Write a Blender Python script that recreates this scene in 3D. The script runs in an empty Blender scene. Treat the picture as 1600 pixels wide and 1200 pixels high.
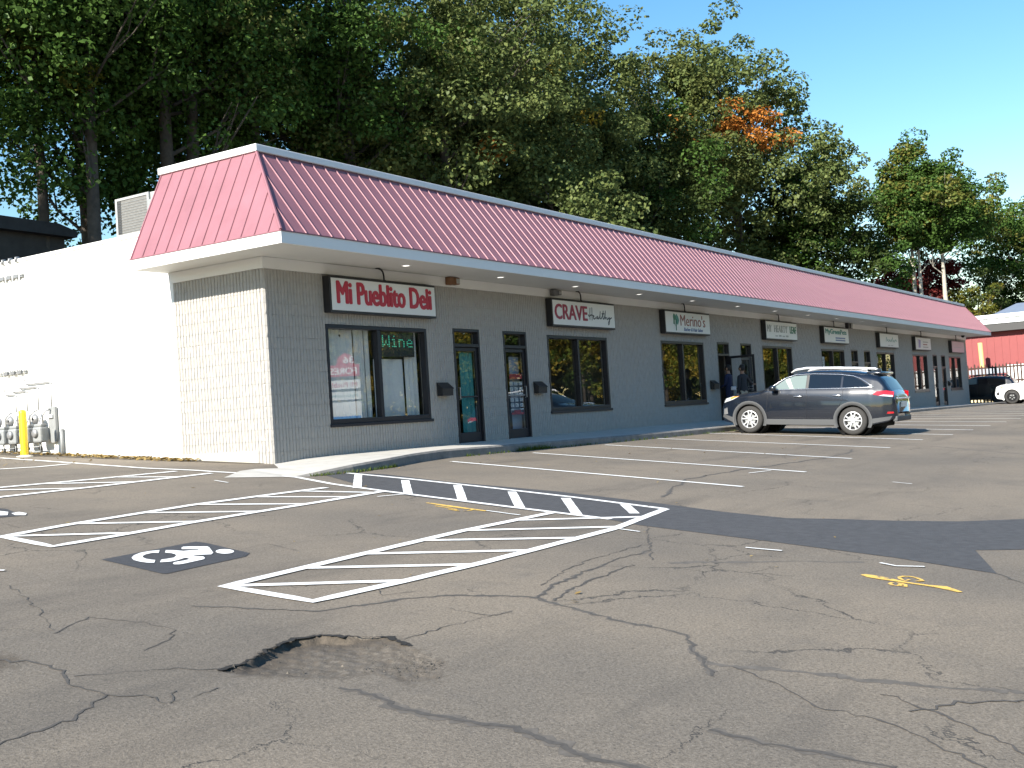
import bpy, bmesh, math, random, json
import numpy as np
from mathutils import Vector, Matrix
random.seed(7); RNG = np.random.default_rng(11)
C = bpy.context.scene.collection
SC = bpy.context.scene
R = math.radians

# ---------------------------------------------------------------- camera
CAM = (-14.2711, -14.2469, 0.5369)
def camera():
    yaw, pitch, roll, f = 0.5754, 0.0293, -0.0641, 1784.2
    fw = Vector((math.cos(yaw)*math.cos(pitch), math.sin(yaw)*math.cos(pitch), math.sin(pitch)))
    r = fw.cross(Vector((0, 0, 1))).normalized(); u = r.cross(fw)
    r2 = r*math.cos(roll) + u*math.sin(roll); u2 = -r*math.sin(roll) + u*math.cos(roll)
    cd = bpy.data.cameras.new('camera'); co = bpy.data.objects.new('camera', cd); C.objects.link(co)
    m = Matrix((r2, u2, -fw)).transposed().to_4x4(); m.translation = Vector(CAM)
    co.matrix_world = m
    cd.sensor_width = 36; cd.lens = 36*f/1600; cd.clip_end = 2000; cd.clip_start = .05
    SC.camera = co
camera()
# ---------------------------------------------------------------- sky, sun, exposure
SUN_EL, SUN_AZ = R(32.0), R(3.5)          # the sun stands to the left (-X), a little behind the shop fronts
w = bpy.data.worlds.new('World'); SC.world = w; w.use_nodes = True
nt = w.node_tree; nt.nodes.clear()
sky = nt.nodes.new('ShaderNodeTexSky'); sky.sky_type = 'NISHITA'; sky.sun_disc = False
sky.sun_elevation = SUN_EL; sky.sun_rotation = math.atan2(-math.cos(SUN_AZ), math.sin(SUN_AZ))
sky.air_density = 1.25; sky.dust_density = .15; sky.ozone_density = 1.6; sky.altitude = 50
bg = nt.nodes.new('ShaderNodeBackground'); bg.inputs[1].default_value = .09
out = nt.nodes.new('ShaderNodeOutputWorld')
hs = nt.nodes.new('ShaderNodeHueSaturation'); hs.inputs['Saturation'].default_value = 1.36; hs.inputs['Hue'].default_value = .499
nt.links.new(sky.outputs[0], hs.inputs['Color']); nt.links.new(hs.outputs[0], bg.inputs[0]); nt.links.new(bg.outputs[0], out.inputs[0])
sd = bpy.data.lights.new('sun', 'SUN'); sd.energy = 5.0; sd.angle = R(.53); sd.color = (1, .94, .84)
so = bpy.data.objects.new('sun', sd); C.objects.link(so); so.location = (-30, 0, 40)
sv = Vector((-math.cos(SUN_AZ)*math.cos(SUN_EL), math.sin(SUN_AZ)*math.cos(SUN_EL), math.sin(SUN_EL)))
so.rotation_euler = sv.to_track_quat('Z', 'Y').to_euler()
vs = SC.view_settings; vs.view_transform = 'Standard'; vs.look = 'None'; vs.gamma = 1; vs.use_curve_mapping = False
vs.exposure = 1.15

# ---------------------------------------------------------------- materials
def srgb(r, g, b):
    f = lambda c: c/12.92 if c <= .04045 else ((c+.055)/1.055)**2.4
    return (f(r/255), f(g/255), f(b/255), 1)
MATS = {}
def mat(name, col, rough=.6, metal=0, noise=None, bump=None, coat=0, spec=None, emit=None):
    if name in MATS: return MATS[name]
    m = bpy.data.materials.new(name); m.use_nodes = True; MATS[name] = m
    n = m.node_tree.nodes; l = m.node_tree.links; b = n['Principled BSDF']
    col = tuple(col)[:3] + (1,)
    b.inputs['Base Color'].default_value = col; b.inputs['Roughness'].default_value = rough
    b.inputs['Metallic'].default_value = metal
    if spec is not None: b.inputs['Specular IOR Level'].default_value = spec
    if coat: b.inputs['Coat Weight'].default_value = coat; b.inputs['Coat Roughness'].default_value = .04
    if emit: b.inputs['Emission Color'].default_value = tuple(emit[0])[:3]+(1,); b.inputs['Emission Strength'].default_value = emit[1]
    if noise or bump:
        tc = n.new('ShaderNodeTexCoord')
    if noise:      # (scale, amount) soft mottling, plus finer grain
        t = n.new('ShaderNodeTexNoise'); t.inputs['Scale'].default_value = noise[0]; t.inputs['Detail'].default_value = 6
        t.inputs['Roughness'].default_value = .65
        l.new(tc.outputs['Object'], t.inputs['Vector'])
        mr = n.new('ShaderNodeMapRange'); mr.inputs[1].default_value = .25; mr.inputs[2].default_value = .75
        mr.inputs[3].default_value = 1-noise[1]; mr.inputs[4].default_value = 1+noise[1]
        l.new(t.outputs[0], mr.inputs[0])
        mx = n.new('ShaderNodeMix'); mx.data_type = 'RGBA'; mx.blend_type = 'MULTIPLY'; mx.inputs[0].default_value = 1
        mx.inputs[6].default_value = col; l.new(mr.outputs[0], mx.inputs[7])
        l.new(mx.outputs[2], b.inputs['Base Color'])
    if bump:
        t2 = n.new('ShaderNodeTexNoise'); t2.inputs['Scale'].default_value = bump[0]; t2.inputs['Detail'].default_value = 4
        l.new(tc.outputs['Object'], t2.inputs['Vector'])
        bp = n.new('ShaderNodeBump'); bp.inputs['Strength'].default_value = bump[1]; bp.inputs['Distance'].default_value = .02
        l.new(t2.outputs[0], bp.inputs['Height']); l.new(bp.outputs[0], b.inputs['Normal'])
    return m

def asphalt():
    m = bpy.data.materials.new('asphalt'); m.use_nodes = True
    n = m.node_tree.nodes; l = m.node_tree.links; b = n['Principled BSDF']
    tc = n.new('ShaderNodeTexCoord')
    def noise(s, d=5, r=.6, vec=None):
        t = n.new('ShaderNodeTexNoise'); t.inputs['Scale'].default_value = s; t.inputs['Detail'].default_value = d
        t.inputs['Roughness'].default_value = r; l.new(vec or tc.outputs['Object'], t.inputs['Vector']); return t
    def mix(a, bb, f, mode='MIX'):
        x = n.new('ShaderNodeMix'); x.data_type = 'RGBA'; x.blend_type = mode
        for s, v in ((6, a), (7, bb), (0, f)):
            if isinstance(v, (tuple, float, int)): x.inputs[s].default_value = v
            else: l.new(v, x.inputs[s])
        return x.outputs[2]
    def ramp(src, a, bb, va, vb):
        x = n.new('ShaderNodeMapRange'); x.inputs[1].default_value = a; x.inputs[2].default_value = bb
        x.inputs[3].default_value = va; x.inputs[4].default_value = vb; l.new(src, x.inputs[0]); return x.outputs[0]
    big = noise(.28, 4); mid = noise(1.7, 6, .7); fine = noise(55, 3, .8)
    c = mix((.204, .172, .134, 1), (.150, .131, .108, 1), ramp(big.outputs[0], .38, .64, 0, 1))
    c = mix(c, (.090, .083, .078, 1), ramp(mid.outputs[0], .56, .78, 0, .45))
    c = mix(c, (.225, .194, .158, 1), ramp(mid.outputs[0], .42, .22, 0, .5))
    c = mix(c, ramp(fine.outputs[0], .3, .7, .62, 1.38), 1.0, 'MULTIPLY')
    vo = n.new('ShaderNodeTexVoronoi'); vo.inputs['Scale'].default_value = 48; l.new(tc.outputs['Object'], vo.inputs['Vector'])
    c = mix(c, (.33, .30, .27, 1), ramp(vo.outputs['Distance'], .2, .12, 0, .42))
    vo2 = n.new('ShaderNodeTexVoronoi'); vo2.inputs['Scale'].default_value = 23; l.new(tc.outputs['Object'], vo2.inputs['Vector'])
    c = mix(c, (.045, .043, .042, 1), ramp(vo2.outputs['Distance'], .16, .1, 0, .6))
    st = n.new('ShaderNodeMapping'); st.inputs['Scale'].default_value = (.25, 1.3, 1); st.inputs['Rotation'].default_value = (0, 0, .5); l.new(tc.outputs['Object'], st.inputs['Vector'])
    sm = noise(.9, 5, .62, st.outputs[0])                             # long faint tyre and drip stains
    c = mix(c, (.075, .068, .061, 1), ramp(sm.outputs[0], .54, .74, 0, .55))
    # fine wandering cracks
    wv = noise(2.2, 5, .7)
    add = n.new('ShaderNodeVectorMath'); add.operation = 'MULTIPLY_ADD'; add.inputs[1].default_value = (.55, .55, 0)
    l.new(wv.outputs['Color'], add.inputs[0]); l.new(tc.outputs['Object'], add.inputs[2])
    vc = n.new('ShaderNodeTexVoronoi'); vc.feature = 'DISTANCE_TO_EDGE'; vc.inputs['Scale'].default_value = .62
    l.new(add.outputs[0], vc.inputs['Vector'])
    ck = ramp(vc.outputs['Distance'], .002, .007, 1, 0)
    mk = ramp(noise(.5, 3).outputs[0], .5, .6, 0, .8)
    mu = n.new('ShaderNodeMath'); mu.operation = 'MULTIPLY'; l.new(ck, mu.inputs[0]); l.new(mk, mu.inputs[1])
    c = mix(c, (.05, .047, .044, 1), mu.outputs[0])
    at = n.new('ShaderNodeAttribute'); at.attribute_name = 'dirt'      # crumbled, soiled spots round the potholes
    dn = noise(16, 6, .75)
    da = n.new('ShaderNodeMath'); da.operation = 'ADD'; l.new(at.outputs['Fac'], da.inputs[0]); l.new(ramp(dn.outputs[0], .3, .7, -.35, .35), da.inputs[1])
    dm = n.new('ShaderNodeMath'); dm.operation = 'MULTIPLY'; l.new(ramp(da.outputs[0], .28, .75, 0, .92), dm.inputs[0]); l.new(ramp(at.outputs['Fac'], .02, .12, 0, 1), dm.inputs[1])
    c = mix(c, mix((.060, .050, .040, 1), (.105, .086, .066, 1), ramp(dn.outputs[0], .4, .62, 0, 1)), dm.outputs[0])
    l.new(c, b.inputs['Base Color']); b.inputs['Roughness'].default_value = .9; b.inputs['Specular IOR Level'].default_value = .25
    bp = n.new('ShaderNodeBump'); bp.inputs['Strength'].default_value = .55; bp.inputs['Distance'].default_value = .012
    s = n.new('ShaderNodeMath'); s.operation = 'SUBTRACT'; l.new(fine.outputs[0], s.inputs[0]); l.new(mu.outputs[0], s.inputs[1])
    l.new(s.outputs[0], bp.inputs['Height']); l.new(bp.outputs[0], b.inputs['Normal'])
    MATS['asphalt'] = m; return m
def paint(name, col, under, thr=.62):
    """road paint worn through in small spots"""
    m = bpy.data.materials.new(name); m.use_nodes = True; n = m.node_tree.nodes; l = m.node_tree.links; b = n['Principled BSDF']
    tc = n.new('ShaderNodeTexCoord')
    t = n.new('ShaderNodeTexNoise'); t.inputs['Scale'].default_value = 14; t.inputs['Detail'].default_value = 8; t.inputs['Roughness'].default_value = .75
    l.new(tc.outputs['Object'], t.inputs['Vector'])
    mr = n.new('ShaderNodeMapRange'); mr.inputs[1].default_value = thr; mr.inputs[2].default_value = thr+.09; l.new(t.outputs[0], mr.inputs[0])
    x = n.new('ShaderNodeMix'); x.data_type = 'RGBA'; x.inputs[6].default_value = col; x.inputs[7].default_value = under
    l.new(mr.outputs[0], x.inputs[0]); l.new(x.outputs[2], b.inputs['Base Color']); b.inputs['Roughness'].default_value = .75
    MATS[name] = m; return m
def glass(name, tint=(.95, .97, .97), ior=2.35):
    m = bpy.data.materials.new(name); m.use_nodes = True; n = m.node_tree.nodes; l = m.node_tree.links
    n.remove(n['Principled BSDF']); o = n['Material Output']
    tr = n.new('ShaderNodeBsdfTransparent'); tr.inputs[0].default_value = tint+(1,)
    gl = n.new('ShaderNodeBsdfGlossy'); gl.inputs['Roughness'].default_value = .0
    fr = n.new('ShaderNodeFresnel'); ge = n.new('ShaderNodeNewGeometry'); mr = n.new('ShaderNodeMapRange')   # a thin pane mirrors alike from both sides
    mr.inputs[3].default_value = ior; mr.inputs[4].default_value = 1/ior; l.new(ge.outputs['Backfacing'], mr.inputs[0]); l.new(mr.outputs[0], fr.inputs[0])
    mx = n.new('ShaderNodeMixShader'); l.new(fr.outputs[0], mx.inputs[0]); l.new(tr.outputs[0], mx.inputs[1]); l.new(gl.outputs[0], mx.inputs[2])
    l.new(mx.outputs[0], o.inputs[0]); MATS[name] = m; return m
def foliage(name, c1, c2, trans=.3):
    m = bpy.data.materials.new(name); m.use_nodes = True; n = m.node_tree.nodes; l = m.node_tree.links
    n.remove(n['Principled BSDF']); o = n['Material Output']
    g = n.new('ShaderNodeNewGeometry')
    x = n.new('ShaderNodeMix'); x.data_type = 'RGBA'; x.inputs[6].default_value = c1+(1,); x.inputs[7].default_value = c2+(1,)
    l.new(g.outputs['Random Per Island'], x.inputs[0])
    d = n.new('ShaderNodeBsdfDiffuse'); t = n.new('ShaderNodeBsdfTranslucent'); gl = n.new('ShaderNodeBsdfGlossy')
    gl.inputs['Roughness'].default_value = .45; gl.inputs[0].default_value = (.6, .65, .6, 1)
    l.new(x.outputs[2], d.inputs[0]); l.new(x.outputs[2], t.inputs[0])
    a = n.new('ShaderNodeMixShader'); a.inputs[0].default_value = trans; l.new(d.outputs[0], a.inputs[1]); l.new(t.outputs[0], a.inputs[2])
    bb = n.new('ShaderNodeMixShader'); bb.inputs[0].default_value = .012; l.new(a.outputs[0], bb.inputs[1]); l.new(gl.outputs[0], bb.inputs[2])
    l.new(bb.outputs[0], o.inputs[0]); MATS[name] = m; return m

M_ASPH = asphalt()
M_WLINE = paint('white_paint', (.80, .80, .78, 1), (.12, .11, .10, 1), .60)
M_WFRESH = paint('fresh_white_paint', (.82, .82, .80, 1), (.2, .19, .18, 1), .68)
M_YLINE = paint('yellow_spray_paint', (.72, .46, .10, 1), (.13, .115, .10, 1), .53)
M_PATCH = mat('fresh_asphalt', (.060, .060, .063), .85, noise=(9, .28), bump=(90, .5))
M_SYMPATCH = mat('black_marking_patch', (.040, .042, .048), .8, noise=(20, .25), bump=(90, .4))
M_CRACK = mat('crack_tar', (.068, .062, .056), .95, noise=(30, .3))
M_HALO = mat('crack_dust', (.105, .093, .080), .95, noise=(12, .35))
M_CRACK2 = mat('crack_dirt', (.078, .071, .064), .95, noise=(30, .4))
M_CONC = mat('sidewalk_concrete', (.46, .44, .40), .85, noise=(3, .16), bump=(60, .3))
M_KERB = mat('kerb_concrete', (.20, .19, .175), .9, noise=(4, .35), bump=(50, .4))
M_BLOCK = mat('block_paint', (.365, .348, .322), .85, noise=(7, .08), bump=(70, .25))
M_FOOT = mat('footing_paint', (.42, .41, .36), .8, noise=(3, .10))
M_MORTAR = mat('mortar_joint', (.33, .31, .285), .9)
M_WHITE = mat('white_wall_paint', (.80, .79, .75), .6, noise=(.8, .03))
M_TRIM = mat('white_trim', (.76, .76, .74), .45, noise=(1.5, .03))
M_SOFFIT = mat('soffit_paint', (.62, .61, .57), .6, noise=(1.2, .05))
M_METAL_ROOF = mat('maroon_roof_metal', (.26, .118, .140), .5, 0, noise=(1.3, .13), spec=.3)
M_FRAME = mat('bronze_aluminium', (.016, .016, .022), .4, .2)
M_ROOFTOP = mat('roof_membrane', (.25, .25, .25), .9)
M_INT = mat('interior_wall', (.14, .13, .12), .8)
M_INTF = mat('interior_floor', (.08, .07, .06), .6)
M_CURT = mat('curtain_cloth', (.70, .72, .72), .9, noise=(5, .06))
M_GLASS = glass('window_glass')
M_BLACK = mat('black_plastic', (.015, .015, .017), .45)
M_SIGNFACE = mat('sign_face', (.74, .74, .71), .35, noise=(1.2, .04))
M_RED = mat('red_letter', (.45, .012, .03), .4)
M_MAROON = mat('maroon_letter', (.30, .012, .045), .4)
M_DARKL = mat('dark_letter', (.03, .035, .05), .4)
M_GREEN = mat('green_letter', (.03, .17, .10), .4)
M_TEAL = mat('teal_letter', (.05, .25, .22), .4)
M_BLUE = mat('blue_letter', (.08, .14, .32), .4)
M_GREYL = mat('grey_letter', (.36, .37, .35), .4)
M_BROWNL = mat('brown_letter', (.26, .07, .05), .4)
M_PURPLE = mat('purple_letter', (.30, .26, .48), .4)
M_PINK = mat('pink_face', (.56, .40, .42), .4)
M_GALV = mat('galvanised_metal', (.30, .305, .31), .45, .5)
M_METER = mat('meter_grey', (.25, .26, .26), .5, noise=(9, .15))
M_YELLOW = mat('yellow_bollard_paint', (.80, .56, .02), .45, noise=(6, .06))
M_BARK = mat('bark', (.075, .062, .05), .9, noise=(4, .4), bump=(14, .8))
M_PALEBARK = mat('pale_bark', (.42, .38, .31), .85, noise=(4, .25), bump=(14, .5))
M_SOIL = mat('forest_soil', (.055, .042, .03), .95, noise=(1.5, .35))

# ---------------------------------------------------------------- mesh helpers
class MB:
    def __init__(s): s.v = []; s.f = []; s.m = []; s.mats = []
    def mi(s, m):
        if m not in s.mats: s.mats.append(m)
        return s.mats.index(m)
    def add(s, vs, fs, m):
        o = len(s.v); k = s.mi(m); s.v += [tuple(p) for p in vs]; s.f += [tuple(i+o for i in f) for f in fs]; s.m += [k]*len(fs)
    def box(s, x0, y0, z0, x1, y1, z1, m):
        s.add([(x0,y0,z0),(x1,y0,z0),(x1,y1,z0),(x0,y1,z0),(x0,y0,z1),(x1,y0,z1),(x1,y1,z1),(x0,y1,z1)],
              [(0,3,2,1),(4,5,6,7),(0,1,5,4),(1,2,6,5),(2,3,7,6),(3,0,4,7)], m)
    def bbox(s, x0, y0, z0, x1, y1, z1, m, b=.01):
        """box with chamfered edges"""
        bm = bmesh.new(); bmesh.ops.create_cube(bm, size=1)
        for v in bm.verts: v.co = Vector(((x0+x1)/2+v.co.x*(x1-x0), (y0+y1)/2+v.co.y*(y1-y0), (z0+z1)/2+v.co.z*(z1-z0)))
        bmesh.ops.bevel(bm, geom=bm.edges[:], offset=b, segments=2, affect='EDGES', profile=.5)
        bm.verts.index_update(); s.add([v.co[:] for v in bm.verts], [[v.index for v in f.verts] for f in bm.faces], m); bm.free()
    def quad(s, a, b, c, d, m): s.add([a, b, c, d], [(0,1,2,3)], m)
    def poly(s, pts, m): s.add(pts, [tuple(range(len(pts)))], m)
    def prism(s, pts, d, m):
        """polygon extruded by vector d"""
        n = len(pts); a = [Vector(p) for p in pts]; d = Vector(d)
        s.add([p[:] for p in a]+[(p+d)[:] for p in a], [tuple(range(n))[::-1], tuple(range(n, 2*n))]+[(i, (i+1) % n, (i+1) % n+n, i+n) for i in range(n)], m)
    def tube(s, pts, r, m, n=6, cap=True):
        pts = [Vector(p) for p in pts]; rs = r if isinstance(r, (list, tuple)) else [r]*len(pts)
        vs = []; fs = []; up = None
        for i, p in enumerate(pts):
            t = (pts[min(i+1, len(pts)-1)]-pts[max(i-1, 0)]).normalized()
            if up is None: up = t.orthogonal().normalized()
            a = (up - t*up.dot(t)); a = a.normalized() if a.length > 1e-5 else t.orthogonal().normalized(); up = a; b = t.cross(a)
            for k in range(n):
                an = 2*math.pi*k/n; vs.append((p+(a*math.cos(an)+b*math.sin(an))*rs[i])[:])
        for i in range(len(pts)-1):
            for k in range(n): fs.append((i*n+k, i*n+(k+1) % n, (i+1)*n+(k+1) % n, (i+1)*n+k))
        if cap: fs += [tuple(range(n))[::-1], tuple(range((len(pts)-1)*n, len(pts)*n))]
        s.add(vs, fs, m)
    def lathe(s, prof, c, axis, m, n=16):
        """profile of (radius, offset along axis) turned about an axis through c"""
        ax = Vector(axis).normalized(); a = ax.orthogonal().normalized(); b = ax.cross(a); c = Vector(c); vs = []; fs = []
        for (r, h) in prof:
            for k in range(n):
                an = 2*math.pi*k/n; vs.append((c+ax*h+(a*math.cos(an)+b*math.sin(an))*r)[:])
        for i in range(len(prof)-1):
            for k in range(n): fs.append((i*n+k, i*n+(k+1) % n, (i+1)*n+(k+1) % n, (i+1)*n+k))
        s.add(vs, fs, m)
    def mesh(s, name, smooth=False):
        me = bpy.data.meshes.new(name); me.from_pydata(s.v, [], s.f)
        for m in s.mats: me.materials.append(m)
        me.polygons.foreach_set('material_index', s.m)
        if smooth: me.polygons.foreach_set('use_smooth', [True]*len(s.f))
        me.update(); return me
    def build(s, name, parent=None, smooth=False, loc=None):
        return obj(name, s.mesh(name, smooth), parent, loc)
def obj(name, me, parent=None, loc=None):
    o = bpy.data.objects.new(name, me); C.objects.link(o)
    if parent: o.parent = parent
    if loc: o.location = loc
    return o
def tag(o, label=None, cat=None, group=None, kind=None):
    if label: o['label'] = label
    if cat: o['category'] = cat
    if group: o['group'] = group
    if kind: o['kind'] = kind
    return o
def thing(name, label, cat, loc=(0,0,0), rz=0, group=None):
    o = bpy.data.objects.new(name, None); C.objects.link(o); o.location = loc; o.rotation_euler = (0, 0, rz)
    o.empty_display_size = .2
    return tag(o, label, cat, group)
def copy_tree(o, parent=None):
    c = o.copy(); C.objects.link(c); c.parent = parent
    for ch in list(o.children): copy_tree(ch, c)
    return c
def structure(o): o['kind'] = 'structure'; return o
def np_mesh(name, V, quads, mats, mi=None, smooth=False):
    me = bpy.data.meshes.new(name); n = len(quads); k = quads.shape[1]
    me.vertices.add(len(V)); me.vertices.foreach_set('co', V.astype(np.float32).ravel())
    me.loops.add(n*k); me.loops.foreach_set('vertex_index', quads.astype(np.int32).ravel())
    me.polygons.add(n); me.polygons.foreach_set('loop_start', np.arange(0, n*k, k, dtype=np.int32))
    for m in mats: me.materials.append(m)
    if mi is not None: me.polygons.foreach_set('material_index', np.asarray(mi, dtype=np.int32))
    if smooth: me.polygons.foreach_set('use_smooth', np.ones(n, dtype=bool))
    me.update(calc_edges=True); return me
def text_mesh(txt, w, h, bold=0, shear=0, spacing=1):
    
    cu = bpy.data.curves.new('lettering', 'FONT'); cu.body = txt; cu.shear = shear; cu.space_character = spacing
    cu.extrude = .01; cu.resolution_u = 3
    t = bpy.data.objects.new('lettering', cu); C.objects.link(t)
    dg = bpy.context.evaluated_depsgraph_get(); me = bpy.data.meshes.new_from_object(t.evaluated_get(dg))
    bpy.data.objects.remove(t); bpy.data.curves.remove(cu)
    co = np.empty(len(me.vertices)*3); me.vertices.foreach_get('co', co); co = co.reshape(-1, 3)
    mn, mx = co.min(0), co.max(0)
    co[:, 0] = (co[:, 0]-mn[0])/(mx[0]-mn[0])*w; co[:, 1] = (co[:, 1]-mn[1])/(mx[1]-mn[1])*h; co[:, 2] = np.where(co[:, 2] > 0, .006, -.001)
    if bold:
        co[:, 0] = co[:, 0]*(1-4*bold*h/w)+2*bold*h; co[:, 1] = co[:, 1]*(1-2*bold)+bold*h
    me.vertices.foreach_set('co', co.ravel()); me.update()
    if bold:                                                         # heavier strokes: shifted copies of each glyph, each a hair further out
        bm = bmesh.new()
        for k, (dx, dy) in enumerate(((0, 0), (-2, 0), (2, 0), (-1, 1), (1, 1), (-1, -1), (1, -1))):
            b2 = bmesh.new(); b2.from_mesh(me); bmesh.ops.translate(b2, verts=b2.verts, vec=(dx*bold*h, dy*bold*h, k*.0005)); m3 = bpy.data.meshes.new('glyphs'); b2.to_mesh(m3); b2.free(); bm.from_mesh(m3); bpy.data.meshes.remove(m3)
        bm.to_mesh(me); bm.free()
    return me
def lettering(txt, x, y, z, w, h, m, parent, bold=0, shear=0, spacing=1, rot=None, name='lettering'):
    me = text_mesh(txt, w, h, bold, shear, spacing); me.materials.clear(); me.materials.append(m)
    o = obj(name, me, parent); o.location = (x, y, z); o.rotation_euler = rot or (R(90), 0, 0); return o
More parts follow.
